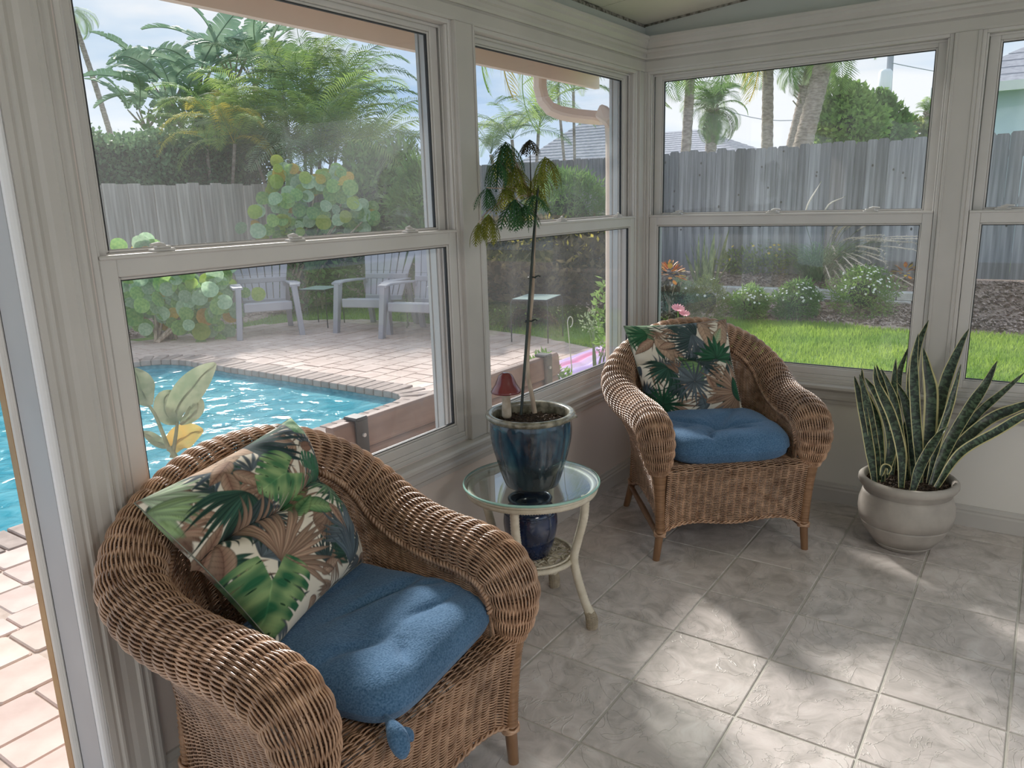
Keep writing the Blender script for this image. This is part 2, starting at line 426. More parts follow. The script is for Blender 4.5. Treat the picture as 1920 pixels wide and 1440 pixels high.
# fluted casing beside the door
flute = [(2.935, 0), (2.935, -.014), (2.944, -.020), (2.952, -.020), (2.957, -.015), (2.962, -.015), (2.967, -.022), (2.973, -.022), (2.978, -.015), (3.0, -.015), (3.012, -.012), (3.024, -.015), (3.034, -.022), (3.040, -.022), (3.045, -.016), (3.052, -.020), (3.066, -.020), (3.066, 0)]
b = MB(fn=WL); b.extrude(flute, lambda p: (p[0], p[1], 0), lambda p: (p[0], p[1], 2.112)); o = b.build('trim_13', m_trim, None); o['kind'] = 'structure'
# door frame --------------------------------------------------------------
d1 = setting('door_1')
b = MB(fn=WL); b.box((3.066, -.014, -.02), (3.078, .012, 2.1)); b.tube([(3.074, -.004, -.02), (3.074, -.004, 2.1)], .012, 12)
b.build('stop_bead', M('skylit_white_paint', (.82, .82, .84), None, 4, .3), d1, bevel=.003)  # sky light on this edge is put into the brighter colour
b = MB(fn=WL); b.box((3.062, .010, -.02), (3.082, .118, 2.1)); b.build('jamb', M('grey_door_jamb', (.40, .40, .42), (.44, .44, .46), 4, .45), d1, bevel=.002)
b = MB(fn=WL); b.box((3.064, .1185, -.02), (3.0815, .121, 2.1)); b.build('joint_line', m_gasket, d1)
b = MB(fn=WL); b.box((3.062, .121, -.02), (3.086, .150, 2.1)); b.tube([(3.080, .136, -.02), (3.080, .136, 2.1)], .014, 12); b.build('outer_jamb', m_vinyl, d1, bevel=.002)
b = MB(fn=WL); b.box((3.064, .151, -.02), (3.09, .185, 2.1)); b.build('weatherstrip', m_brass, d1, bevel=.002)
b = MB(fn=WL); b.box((3.09, -.01, -.05), (4.75, .20, -.012)); b.box((3.09, .05, -.012), (4.75, .06, .004)); b.box((3.09, .12, -.012), (4.75, .13, .004))
b.build('threshold', m_track, d1)

# floor ---------------------------------------------------------------------
fl = setting('floor')
m_grout = M('tile_grout', (.50, .485, .44), (.58, .56, .51), 30, .85, bump=.3)
b = MB(); b.box((-7.15, -6.15, -.12), (.0, .0, -.0035)); b.build('grout_bed', m_grout, fl)
def tile_mat():
    m, nt, bs = newmat('marbled_beige_tile'); N = nt.nodes.new; L = nt.links.new
    tc = N('ShaderNodeTexCoord'); oi = N('ShaderNodeObjectInfo'); va = N('ShaderNodeVectorMath'); va.operation = 'MULTIPLY_ADD'
    va.inputs[1].default_value = (1, 1, 1); sc = N('ShaderNodeVectorMath'); sc.operation = 'SCALE'; sc.inputs['Scale'].default_value = 37.
    cmb = N('ShaderNodeCombineXYZ'); L(oi.outputs['Random'], cmb.inputs[0]); L(oi.outputs['Random'], cmb.inputs[2]); L(cmb.outputs[0], sc.inputs[0])
    L(tc.outputs['Object'], va.inputs[0]); L(sc.outputs[0], va.inputs[2])
    n1 = N('ShaderNodeTexNoise'); n1.inputs['Scale'].default_value = 8; n1.inputs['Detail'].default_value = 9; n1.inputs['Roughness'].default_value = .62; n1.inputs['Distortion'].default_value = 1.2
    L(va.outputs[0], n1.inputs['Vector'])
    cr = N('ShaderNodeValToRGB'); e = cr.color_ramp.elements
    e[0].position = .30; e[0].color = (.40, .362, .335, 1); e[1].position = .68; e[1].color = (.74, .695, .665, 1)
    x = e.new(.45); x.color = (.56, .515, .485, 1); x = e.new(.56); x.color = (.66, .60, .57, 1)
    L(n1.outputs[0], cr.inputs[0])
    # thin veins
    n2 = N('ShaderNodeTexNoise'); n2.inputs['Scale'].default_value = 4.5; n2.inputs['Detail'].default_value = 5; n2.inputs['Distortion'].default_value = 2.5
    L(va.outputs[0], n2.inputs['Vector'])
    ab = N('ShaderNodeMath'); ab.operation = 'SUBTRACT'; ab.inputs[1].default_value = .5; L(n2.outputs[0], ab.inputs[0])
    a2 = N('ShaderNodeMath'); a2.operation = 'ABSOLUTE'; L(ab.outputs[0], a2.inputs[0])
    mr = N('ShaderNodeMapRange'); mr.inputs[1].default_value = 0; mr.inputs[2].default_value = .012; mr.inputs[3].default_value = .35; mr.inputs[4].default_value = 0
    L(a2.outputs[0], mr.inputs[0])
    mx = N('ShaderNodeMix'); mx.data_type = 'RGBA'; L(mr.outputs[0], mx.inputs[0]); L(cr.outputs[0], mx.inputs[6]); mx.inputs[7].default_value = (.80, .77, .72, 1)
    col = rand_tint(nt, mx.outputs[2], .06, .004)
    L(col, bs.inputs['Base Color']); bs.inputs['Roughness'].default_value = .34; bs.inputs['Specular IOR Level'].default_value = .45
    ad = N('ShaderNodeMath'); ad.operation = 'ADD'; L(n1.outputs[0], ad.inputs[0]); L(mr.outputs[0], ad.inputs[1])
    add_bump(nt, bs, ad.outputs[0], .9, .004)
    return m
m_tile = tile_mat()
TX, TY = .340, .3335
tm = MB(); w, h, bv = TX / 2 - .0035, TY / 2 - .0035, .0025
tm.add([[-w, -h, -.003], [w, -h, -.003], [w, h, -.003], [-w, h, -.003], [-w + bv, -h + bv, 0], [w - bv, -h + bv, 0], [w - bv, h - bv, 0], [-w + bv, h - bv, 0]],
       [[4, 5, 6, 7], [0, 1, 5, 4], [1, 2, 6, 5], [2, 3, 7, 6], [3, 0, 4, 7]])
tile_me = tm.mesh('tile'); tile_me.materials.append(m_tile)
xs = [-1.178 + TX * (i + .5) for i in range(-13, 4)]; ys = [-1.178 + TY * (j + .5) for j in range(-10, 4)]
for x in xs:
    for y in ys:
        a0, a1 = x - TX / 2, min(x + TX / 2, 0); b0, b1 = y - TY / 2, min(y + TY / 2, 0)
        if a1 - a0 < .05 or b1 - b0 < .03 or x < -5.2: continue
        sx = (a1 - a0) / TX; sy = (b1 - b0) / TY
        place('tile', tile_me, fl, loc=((a0 + a1) / 2, (b0 + b1) / 2, 0), rot=(0, 0, 0), scale=(sx, sy, 1))

# ================================================================== WICKER CHAIRS
def wicker_mat():
    m, nt, b = newmat('brown_wicker'); N = nt.nodes.new; L = nt.links.new
    cr, nz, mp = noise_col(nt, (.24, .125, .068), (.58, .365, .235), 30, 5, lo=.30, hi=.68)
    n2 = N('ShaderNodeTexNoise'); n2.inputs['Scale'].default_value = 5; L(mp.outputs[0], n2.inputs['Vector'])
    mr = N('ShaderNodeMapRange'); mr.inputs[1].default_value = .3; mr.inputs[2].default_value = .7; mr.inputs[3].default_value = .8; mr.inputs[4].default_value = 1.2
    L(n2.outputs[0], mr.inputs[0]); hs = N('ShaderNodeHueSaturation'); L(mr.outputs[0], hs.inputs['Value']); L(cr.outputs[0], hs.inputs['Color'])
    L(hs.outputs[0], b.inputs['Base Color']); b.inputs['Roughness'].default_value = .36; b.inputs['Coat Weight'].default_value = .5; b.inputs['Coat Roughness'].default_value = .22
    return m
m_wick = wicker_mat()
m_stake = M('dark_wicker_stake', (.09, .045, .025), (.16, .085, .045), 20, .6)
m_cane = M('wrapped_cane', (.22, .11, .05), (.36, .195, .10), 14, .4, bump=.8, bscale=None, bdist=.002, stretch=(1, 1, 14), coat=.3)
m_leg = M('rattan_pole', (.17, .08, .035), (.28, .15, .075), 8, .4, stretch=(3, 3, .6), coat=.3)

def weave(mb, S, nrow, nstake, rad=.0021, amp=.0030, per=4, phase=0, flat=1.0, nside=4):
    """S(s[...], t[...]) -> points; s, t in 0..1.  Rows run along s, bulging over alternate stakes."""
    ns = int(nstake * per) + 1
    s = np.linspace(0, 1, ns); t = (np.arange(nrow) + .5) / nrow
    Sg, Tg = np.meshgrid(s, t)
    P = S(Sg, Tg); e = 1e-3
    ds = S(np.clip(Sg + e, 0, 1), Tg) - S(np.clip(Sg - e, 0, 1), Tg)
    dt = S(Sg, np.clip(Tg + e, 0, 1)) - S(Sg, np.clip(Tg - e, 0, 1))
    T = unit(ds); Nn = unit(np.cross(T, dt)); B = np.cross(T, Nn)
    k = Sg * nstake; row = np.arange(nrow)[:, None]
    off = amp * np.cos(PI * (k + row + phase)) + rng.normal(0, .00025, (nrow, 1))
    P = P + Nn * off[..., None]
    a = np.arange(nside) * 2 * PI / nside + PI / 4
    R = P[:, :, None, :] + rad * (np.cos(a)[None, None, :, None] * Nn[:, :, None, :] + flat * np.sin(a)[None, None, :, None] * B[:, :, None, :])
    I = np.arange(nrow * ns * nside).reshape(nrow, ns, nside); J = np.roll(I, -1, 2)
    Q = np.stack([I[:, :-1], I[:, 1:], J[:, 1:], J[:, :-1]], -1).reshape(-1, 4)
    mb.add(R.reshape(-1, 3), Q)

def stakes(mb, S, nstake, nt=10, rad=.0022, pair=.0028, Ls=1.0):
    s0 = (np.arange(nstake + 1)) / nstake
    for k in s0:
        for d in ((-pair, pair) if pair else (0,)):
            s = np.full(nt, np.clip(k + d / Ls, 0, 1)); t = np.linspace(0.0, 1, nt)
            mb.tube(S(s, t), rad, 4, cap=False)

def polyf(ctrl, n=400):
    P = spline(ctrl, n); x = np.linspace(0, 1, n)
    return lambda s: np.stack([np.interp(s, x, P[:, j]) for j in range(P.shape[1])], -1)

def mirror(ctrl):
    c = np.array(ctrl, float); r = c[:-1][::-1].copy(); r[:, 0] *= -1
    if c.shape[1] > 4: r[:, 4] = PI - r[:, 4]
    return np.vstack([c, r])

# centre line of the rolled arm and back: x, y, z, radius, outward angle
ROLL = mirror([
    (.322, -.325, .398, .038, 0), (.328, -.332, .450, .054, 0), (.334, -.328, .520, .066, 0), (.338, -.290, .572, .069, .0),
    (.344, -.205, .594, .069, .0), (.352, -.09, .596, .068, .02), (.366, .03, .604, .068, .10), (.376, .13, .630, .069, .22),
    (.366, .215, .682, .068, .55), (.305, .270, .752, .067, .95), (.21, .295, .812, .065, 1.2), (.11, .306, .850, .065, 1.42), (0, .309, .862, .064, PI / 2)])
# columns used for interpolation keep arc-length on xyz
rollf = polyf(ROLL)
def roll_pt(s, phi, grow=0):
    q = rollf(s); e = 2e-3
    T = unit(rollf(np.clip(s + e, 0, 1))[..., :3] - rollf(np.clip(s - e, 0, 1))[..., :3])
    al = q[..., 4]
    out = np.stack([np.cos(al), np.sin(al), np.zeros_like(al)], -1)
    out = unit(out - T * (out * T).sum(-1, keepdims=True))
    up = unit(np.cross(out, -T)); sg = np.sign((up * np.array([0, -.6, 1.])).sum(-1, keepdims=True)); sg[sg == 0] = 1
    up = up * sg
    r = q[..., 3:4] + grow
    return q[..., :3] + r * (np.cos(phi)[..., None] * out * 1.06 + np.sin(phi)[..., None] * up)
PH0, PH1 = math.radians(212), math.radians(-62)
def S_roll(s, t): return roll_pt(s, PH0 + (PH1 - PH0) * t)

WBOT = mirror([(.312, -.316, .115), (.312, -.300, .135), (.311, -.27, .165), (.308, -.2, .185), (.303, -.05, .20), (.300, .08, .195), (.296, .17, .165), (.290, .225, .14),
               (.262, .262, .14), (.20, .275, .165), (.11, .280, .18), (0, .282, .175)])
def paramf(ctrl):
    c = np.asarray(ctrl, float); x = np.linspace(0, 1, len(c)); xx = np.linspace(0, 1, 400)
    E = np.vstack([2 * c[0] - c[1], c, 2 * c[-1] - c[-2]]); u = xx * (len(c) - 1); i = np.minimum(u.astype(int), len(c) - 2); t = (u - i)[:, None]
    p0, p1, p2, p3 = E[i], E[i + 1], E[i + 2], E[i + 3]
    P = .5 * (2 * p1 + (p2 - p0) * t + (2 * p0 - 5 * p1 + 4 * p2 - p3) * t ** 2 + (3 * p1 - p0 - 3 * p2 + p3) * t ** 3)
    return lambda s: np.stack([np.interp(s, xx, P[:, j]) for j in range(3)], -1)
wb_ = polyf(WBOT)
wt_ = lambda x: roll_pt(.035 + .93 * np.asarray(x), np.full_like(np.asarray(x, float), PH1 + .08))
# even out the stake spacing
def even(f):
    x = np.linspace(0, 1, 600); P = f(x); d = np.concatenate([[0], np.cumsum(np.linalg.norm(np.diff(P, axis=0), axis=1))]); d /= d[-1]
    return lambda s: np.interp(s, d, x)
ev_w = even(lambda x: .5 * (wb_(x) + wt_(x)))
def S_wall(s, t):
    x = ev_w(s); b, tp = wb_(x), wt_(x); f = t[..., None]; z = b[..., 2:] + (tp[..., 2:] - b[..., 2:]) * f
    return np.concatenate([b[..., :2] + (tp[..., :2] - b[..., :2]) * f ** 2.4 - 0, z], -1)
IBOT = mirror([(.262, -.325, .395), (.264, -.28, .405), (.265, -.2, .405), (.266, -.09, .405), (.266, .02, .405), (.255, .12, .405), (.215, .185, .405), (.13, .205, .405), (0, .21, .405)])
ib_ = polyf(IBOT)
it_ = lambda x: roll_pt(.05 + .90 * np.asarray(x), np.full_like(np.asarray(x, float), PH0 + .05))
ev_i = even(lambda x: .5 * (ib_(x) + it_(x)))
def S_in(s, t):
    x = ev_i(s); b, tp = ib_(x), it_(x); f = t[..., None]
    return b + (tp - b) * f
def S_front(s, t):
    x = -.297 + .594 * s; a = np.abs(2 * s - 1)
    zb = .118 + .058 * (1 - a ** 5.0) - .020 * np.exp(-(a / .42) ** 2)
    f = np.clip(t / .86, 0, 1); g = np.clip((t - .86) / .14, 0, 1)
    z = zb + (.402 - zb) * f + .012 * np.sin(g * PI * .75)
    y = -.322 - .040 * f ** 1.5 + .055 * g
    return np.stack([x, y, z], -1)
def braid(mb, f, n, L, r=.010, turns=40, rs=.0045, nvec=None):
    s = np.linspace(0, 1, n); base = f(s); T = unit(np.gradient(base, axis=0)); Nn = unit(nvec(s)); Nn = unit(Nn - T * (Nn * T).sum(-1, keepdims=True)); B = np.cross(T, Nn)
    for k in range(4):
        a = 2 * PI * (turns * s + k / 4)
        mb.tube(base + B * (r * np.sin(a))[:, None] + Nn * (.45 * r * np.sin(2 * a))[:, None], rs, 5)

def wicker_chair(name, label, loc, rz, group):
    t = thing(name, label, 'armchair', loc, rz, group)
    b = MB(); weave(b, S_roll, 68, 62, rad=.0026, amp=.0046, nside=5); b.build('woven_arm_roll', m_wick, t, smooth=True, kind='stuff')
    b = MB(); stakes(b, lambda s, q: roll_pt(s, PH0 + (PH1 - PH0) * q, -.0005), 62, 14, Ls=2.1); b.build('roll_stakes', m_stake, t, smooth=True, kind='stuff')
    b = MB(); weave(b, S_wall, 88, 62, rad=.0024, amp=.0038); b.build('woven_outer_panel', m_wick, t, smooth=True, kind='stuff')
    b = MB(); stakes(b, S_wall, 62, 8, Ls=2.0); b.build('panel_stakes', m_stake, t, smooth=True, kind='stuff')
    b = MB(); weave(b, S_in, 50, 50, rad=.0023, amp=.0034); stakes(b, S_in, 50, 5, Ls=1.7); b.build('woven_inner_panel', m_wick, t, smooth=True, kind='stuff')
    b = MB(); weave(b, S_front, 70, 19, rad=.0024, amp=.0038); b.build('woven_front_panel', m_wick, t, smooth=True, kind='stuff')
    b = MB(); stakes(b, S_front, 19, 10, pair=.0028, Ls=.57); b.build('front_stakes', m_stake, t, smooth=True, kind='stuff')
    # seat deck
    b = MB(); weave(b, lambda s, q: np.stack([-.265 + .53 * s, -.34 + .56 * q, np.full_like(s, .405)], -1), 80, 16, rad=.003, amp=.002, per=3); b.build('seat_deck', m_wick, t, smooth=True, kind='stuff')
    # braid along the inside of the roll
    bf = lambda s: roll_pt(.03 + .94 * s, np.full_like(s, PH0 + .03), .004)
    b = MB(); braid(b, bf, 900, 2.0, r=.0165, turns=42, rs=.0052, nvec=lambda s: bf(s) - rollf(.03 + .94 * s)[:, :3]); b.build('braided_edge', m_wick, t, smooth=True)
    # twisted rims under the skirts
    s = np.linspace(0, 1, 120)
    b = MB()
    for S, y0 in ((S_front, -.004), (S_wall, 0)):
        base = S(s, np.zeros_like(s)) + np.array([0, y0, -.004])
        if S is S_front: base[:, 0] *= 1.06; 
        T = unit(np.gradient(base, axis=0)); B = np.cross(T, [0, 0, 1.]); a = s * 2 * PI * (14 if S is S_front else 40)
        for k in (0, PI): b.tube(base + (.0045 * np.cos(a + k))[:, None] * B + (.0045 * np.sin(a + k))[:, None] * np.array([0, 0, 1.]), .0042, 5)
    b.build('rope_rim', m_wick, t, smooth=True)
    b = MB(); pts = [(-.285, -.352, .425), (-.15, -.372, .43), (0, -.376, .43), (.15, -.372, .43), (.285, -.352, .425)]
    # legs: wrapped post above, bare pole below
    for sx in (-1, 1):
        for fy in (1, 0):
            b = MB()
            if fy:
                top, mid, foot = (sx * .322, -.330, .40), (sx * .314, -.322, .13), (sx * .328, -.318, 0)
            else:
                top, mid, foot = (sx * .272, .235, .42), (sx * .282, .245, .15), (sx * .305, .285, 0)
            top, mid, foot = map(np.array, (top, mid, foot))
            b.tube([mid + (0, 0, .02), mid, mid * .5 + foot * .5, foot], [.017, .0175, .0165, .015], 14)
            L = b.build('leg', m_leg, t, smooth=True, bevel=.002)
            w = MB(); z = np.linspace(0, 1, 70 if fy else 40)[:, None]; pts = mid * (1 - z) + top * z
            rr = (.020 if fy else .018) + .0016 * np.cos(np.arange(len(z)) * PI) + (.016 * z[:, 0] ** 3 if fy else 0)
            w.tube(pts, rr, 12); w.build('cane_wrap', m_cane, L, smooth=True)
            k = MB()
            for j in range(3):
                a = np.linspace(0, 2 * PI, 24); q = mid + np.array([0, 0, -.004 - .007 * j])
                k.tube(np.stack([q[0] + .022 * np.cos(a), q[1] + .022 * np.sin(a), q[2] + .008 * np.sin(a + j * 2)], -1), .0045, 6)
            k.build('binding', m_wick, L, smooth=True)
    for a, c in (((-.318, -.318, .105), (-.29, .25, .115)), ((.318, -.318, .105), (.29, .25, .115)), ((-.28, .25, .13), (.28, .25, .13))):
        b = MB(); a, c = np.array(a), np.array(c); f = np.linspace(0, 1, 5)[:, None]; b.tube(a * (1 - f) + c * f, [.012, .0125, .0145, .0125, .012], 10); b.build('stretcher', m_leg, t, smooth=True)
    # the back roll's front ends, bound in rope
    for sx in (-1, 1):
        b = MB()
        for j in range(3):
            a = np.linspace(0, 2 * PI, 26); b.tube(np.stack([sx * .321 + .038 * np.cos(a), -.326 + .036 * np.sin(a), .410 - .008 * j + .006 * np.sin(a + 1.5)], -1), .0042, 6)
        b.build('arm_end_binding', m_wick, t, smooth=True)
    return t

def copy_tree(o, loc, rz, label):
    r = o.copy(); C.objects.link(r); r.location = loc; r.rotation_euler = (0, 0, rz); r['label'] = label
    for ch in [c for c in o.children]:
        c2 = ch.copy(); C.objects.link(c2); c2.parent = r
        for g in ch.children:
            g2 = g.copy(); C.objects.link(g2); g2.parent = c2
    return r
bpy.context.view_layer.update()
chair1 = wicker_chair('wicker_armchair', 'brown wicker armchair in the near corner, beside the door casing and the big pool window', (-2.675, -.397, 0), math.radians(-3.), 'brown wicker armchairs with rolled arms')
chair2 = copy_tree(chair1, (-.586, -.608, 0), math.radians(-49.8), 'brown wicker armchair standing in the far corner where the two window walls meet')

# ================================================================== CUSHIONS
def srgb(r, g, b):
    return np.array([((c / 255.) / 12.92 if c <= 10 else ((c / 255. + .055) / 1.055) ** 2.4) for c in (r, g, b)])
class Canvas:
    def __init__(s, n, base):
        s.n = n; y, x = np.mgrid[0:n, 0:n]; s.x = (x + .5) / n; s.y = (y + .5) / n
        s.c = np.ones((n, n, 3)) * base
    def win(s, cx, cy, r):
        n = s.n; a = slice(max(0, int((cy - r) * n)), min(n, int((cy + r) * n) + 1)); b = slice(max(0, int((cx - r) * n)), min(n, int((cx + r) * n) + 1)); return a, b
    def put(s, w, mask, col):
        s.c[w] = s.c[w] * (1 - mask[..., None]) + col * mask[..., None]
    def leaf(s, cx, cy, ang, L, W, c1, c2, veins=7, bend=0, ragged=0):
        w = s.win(cx, cy, L * 1.6)
        if s.x[w].size == 0: return
        dx = s.x[w] - cx; dy = s.y[w] - cy; u = (dx * math.cos(ang) + dy * math.sin(ang)) / L; v = (-dx * math.sin(ang) + dy * math.cos(ang)) / L
        v = v - bend * u * (1 - u) * 2
        uu = np.clip(u, 0, 1); prof = W / L * np.sin(PI * uu ** .75) ** .8
        if ragged: prof = prof * (1 - ragged * (.5 + .5 * np.sin(uu * 45 + 3 * np.sign(v))))
        inside = (u > 0) & (u < 1); e = .012 / max(L, .05) * .35
        d = (prof - np.abs(v)); mask = np.clip(d / e, 0, 1) * inside
        k = np.clip(np.abs(v) / (prof + 1e-6), 0, 1)[..., None]
        side = (np.sign(v) * .5 + .5)[..., None]
        col = c1 * (1 - k) + c2 * k; col = col * (1 - .18 * side)
        if veins:
            ph = (uu - np.abs(v) * .9) * veins * 2 * PI; col = col * (1 - .35 * np.clip(np.cos(ph) * 4 - 3, 0, 1)[..., None])
        col = col * (1 - .5 * np.clip(1 - np.abs(v) / .012, 0, 1)[..., None])
        col = col * (1 - .6 * np.clip(1 - d / (e * 3), 0, 1)[..., None])
        s.put(w, mask, col)
    def fan(s, cx, cy, a0, a1, n, L, W, c1, c2, seed=0, bend=.0):
        r = random.Random(seed)
        for i in range(n):
            f = i / (n - 1); a = math.radians(a0 + (a1 - a0) * f + r.uniform(-3, 3)); k = r.uniform(.85, 1.15); q = r.uniform(.7, 1.25)
            s.leaf(cx, cy, a, L * k, W, c1 * q, c2 * q, 0, bend * (f - .5) * 2)
    def monstera(s, cx, cy, ang, R, c1, c2, seed=0):
        """heart-shaped leaf with side veins and cuts between the lobes; ang points to the tip"""
        w = s.win(cx, cy, R * 1.5)
        if s.x[w].size == 0: return
        dx = (s.x[w] - cx) / R; dy = (s.y[w] - cy) / R
        u = dx * math.cos(ang) + dy * math.sin(ang); v = -dx * math.sin(ang) + dy * math.cos(ang) + .10 * np.sin(1.6 * (dx * math.cos(ang) + dy * math.sin(ang)))
        t = np.clip((u + .62) / 1.62, 0, 1); W = .86 * np.sin(PI * t ** .60) ** .72 + 1e-4; k = np.abs(v) / W
        q = (u - .55 * np.abs(v) + .05 * np.sign(v)) * 4.2 + 2.3; fr = np.abs((q % 1) - .5)
        d = (W - np.abs(v)) * ((u > -.62) & (u < 1)); notch = (u < -.10) & (np.abs(v) < .55 * (-u - .10))
        mask = np.clip(d / .03, 0, 1) * (~notch)
        cut = np.clip((.035 + .16 * np.clip((k - .58) / .42, 0, 1) - fr) / .03, 0, 1) * (k > .55) * (u < .75); mask = mask * (1 - cut)
        hole = np.clip((.09 - np.hypot(fr, (k - .36) * .9)) / .02, 0, 1) * ((np.floor(q) % 2) == (seed % 2)); 
        blot = .5 + .5 * np.sin(9 * u + 5 * v + seed * 2.1) * np.cos(6 * v - 3 * u + seed); vq = np.abs(((q + .5) % 1) - .5)
        g = np.clip(blot * 1.3 - .25 + .8 * (vq - .2), 0, 1)[..., None]; col = c1 * (1 - g) + c2 * g
        vein = np.maximum(np.clip(1 - np.abs(v) / .022, 0, 1), .55 * np.clip(1 - vq / .05, 0, 1) * (k < .92)); col = col * (1 + .40 * vein[..., None])
        dark = np.clip(1 - d / .05, 0, 1) + np.clip(1 - np.abs(fr - .05 - .16 * np.clip((k - .58) / .42, 0, 1)) / .04, 0, 1) * (k > .5); col = col * (1 - .5 * np.clip(dark, 0, 1)[..., None])
        s.put(w, mask, col); s.put(w, hole * mask, c1 * .35)
cream = srgb(212, 204, 188); tan = srgb(176, 150, 128); brown = srgb(132, 100, 84); dkg = srgb(38, 70, 62); dkg2 = srgb(66, 104, 84)
mid = srgb(66, 112, 74); ltg = srgb(138, 164, 112); sage = srgb(150, 176, 140); blue = srgb(64, 78, 92); bl2 = srgb(112, 128, 134); slate = srgb(92, 100, 108); pale = srgb(190, 200, 178); emer = srgb(38, 92, 62)
def fill(cv, seed, n=26):
    r = random.Random(seed)
    pal = [(blue, bl2), (dkg, dkg2), (tan, brown), (slate, bl2), (dkg, slate), (brown, tan)]
    for i in range(n):
        a, b = r.choice(pal); x, y = r.random(), r.random(); a0 = r.uniform(0, 360)
        if r.random() < .72: cv.fan(x, y, a0, a0 + r.uniform(60, 130), r.randint(6, 10), r.uniform(.14, .24), r.uniform(.011, .018), a, b, i)
        else: cv.leaf(x, y, math.radians(a0), r.uniform(.14, .22), r.uniform(.03, .045), a, b)
def print_a(n):
    cv = Canvas(n, cream); fill(cv, 3, 70)
    cv.fan(.02, 1.0, -80, 10, 9, .26, .022, sage, pale, 1); cv.fan(.0, .93, -95, -30, 7, .2, .02, ltg, sage, 2)
    cv.fan(.36, .93, 150, 250, 8, .20, .017, blue, bl2, 3)
    cv.leaf(.22, 1.02, -.35, .28, .07, tan * 1.15, tan); cv.leaf(.44, 1.03, -.55, .26, .065, tan * 1.2, tan * .95)
    cv.leaf(.42, .93, math.radians(200), .22, .045, brown, tan); cv.leaf(.33, .88, math.radians(250), .2, .045, brown, tan); cv.leaf(.36, .86, math.radians(300), .2, .05, tan, brown)
    cv.fan(.58, .99, -75, 25, 12, .36, .017, dkg, blue, 4, .3); cv.fan(.62, .97, 0, 60, 7, .25, .016, dkg, dkg2, 5)
    cv.monstera(1.0, .93, math.radians(200), .15, mid, sage, 6)
    cv.leaf(.80, .79, math.radians(-10), .13, .035, brown, brown * 1.2)
    cv.fan(.34, .72, 165, 265, 14, .34, .018, dkg, dkg2, 7, .25); cv.fan(.42, .66, 200, 290, 9, .24, .015, dkg, slate, 8)
    cv.fan(.98, .62, 120, 215, 9, .22, .017, slate, bl2, 9)
    cv.monstera(.83, .64, math.radians(10), .15, dkg2, emer * 1.3, 10)
    cv.monstera(.59, .70, math.radians(190), .20, mid, ltg, 11)
    cv.leaf(.60, .50, math.radians(-35), .22, .06, ltg, mid); cv.leaf(.50, .47, math.radians(15), .2, .045, mid, ltg)
    cv.fan(.95, .52, 150, 250, 10, .25, .016, mid, sage, 12); cv.fan(1.02, .30, 110, 200, 10, .26, .017, dkg2, mid, 13)
    cv.fan(.80, .16, 40, 160, 14, .27, .017, slate, bl2, 14); cv.leaf(.76, .42, math.radians(-80), .2, .035, brown, tan)
    cv.fan(.74, .05, 30, 120, 10, .25, .018, blue, bl2, 15)
    cv.leaf(-.04, .52, math.radians(35), .24, .05, brown, tan * .9); cv.leaf(.0, .42, math.radians(60), .2, .05, brown * .9, tan * .8)
    cv.fan(.23, .33, -50, 88, 19, .40, .020, tan, brown * 1.15, 16)
    cv.monstera(.11, .25, math.radians(238), .27, emer, ltg * .9, 17)
    return cv.c
def print_b(n):
    cv = Canvas(n, cream * .95); fill(cv, 11, 70)
    cv.fan(-.02, 1.02, -85, -5, 14, .34, .022, mid, sage, 1); cv.fan(.18, .86, 120, 230, 9, .22, .016, emer, mid, 2)
    cv.leaf(.22, .80, math.radians(-150), .24, .05, tan, brown * 1.2); cv.leaf(.24, .82, math.radians(-60), .30, .065, tan, tan * .85); cv.leaf(.42, .74, math.radians(190), .18, .05, tan, brown)
    cv.fan(.62, .80, 95, 215, 16, .30, .016, dkg, slate, 3, .3); cv.fan(.60, .84, -110, -50, 9, .25, .014, slate, bl2, 4)
    cv.leaf(.72, .98, math.radians(-85), .32, .06, tan, tan * .85); cv.leaf(.93, .95, math.radians(-100), .30, .06, tan * 1.05, tan * .85); cv.leaf(.80, .72, math.radians(60), .2, .05, sage, tan)
    cv.fan(.80, .58, -20, 180, 12, .22, .028, emer, dkg2, 5); cv.fan(.62, .50, 150, 260, 8, .22, .03, mid, ltg, 6)
    cv.fan(.30, .50, 160, 280, 14, .26, .017, dkg, dkg2, 7, .3); cv.leaf(.40, .50, math.radians(-60), .2, .05, slate, bl2)
    cv.fan(.52, .34, 0, 350, 22, .26, .014, slate, bl2, 8); cv.fan(.16, .13, 0, 350, 24, .24, .015, emer, dkg, 9)
    cv.leaf(.66, .40, math.radians(-70), .22, .04, brown, tan); cv.leaf(.60, .12, math.radians(20), .2, .04, brown, tan)
    cv.fan(.97, .20, 75, 260, 22, .42, .019, tan, brown * 1.2, 10); cv.leaf(.96, .12, math.radians(95), .26, .06, emer, dkg)
    return cv.c

def cloth_mat(name, attr=True):
    m, nt, b = newmat(name); at = nt.nodes.new('ShaderNodeVertexColor'); at.layer_name = 'print'
    gm = nt.nodes.new('ShaderNodeHueSaturation'); gm.inputs['Value'].default_value = 1.18; nt.links.new(at.outputs[0], gm.inputs['Color'])
    nt.links.new(gm.outputs[0], b.inputs['Base Color']); b.inputs['Roughness'].default_value = .8; b.inputs['Sheen Weight'].default_value = .1; b.inputs['Specular IOR Level'].default_value = .2
    tc = nt.nodes.new('ShaderNodeTexCoord'); n2 = nt.nodes.new('ShaderNodeTexNoise'); n2.inputs['Scale'].default_value = 900; nt.links.new(tc.outputs['Object'], n2.inputs['Vector'])
    add_bump(nt, b, n2.outputs[0], .25, .0008); return m
m_print = cloth_mat('tropical_leaf_print')

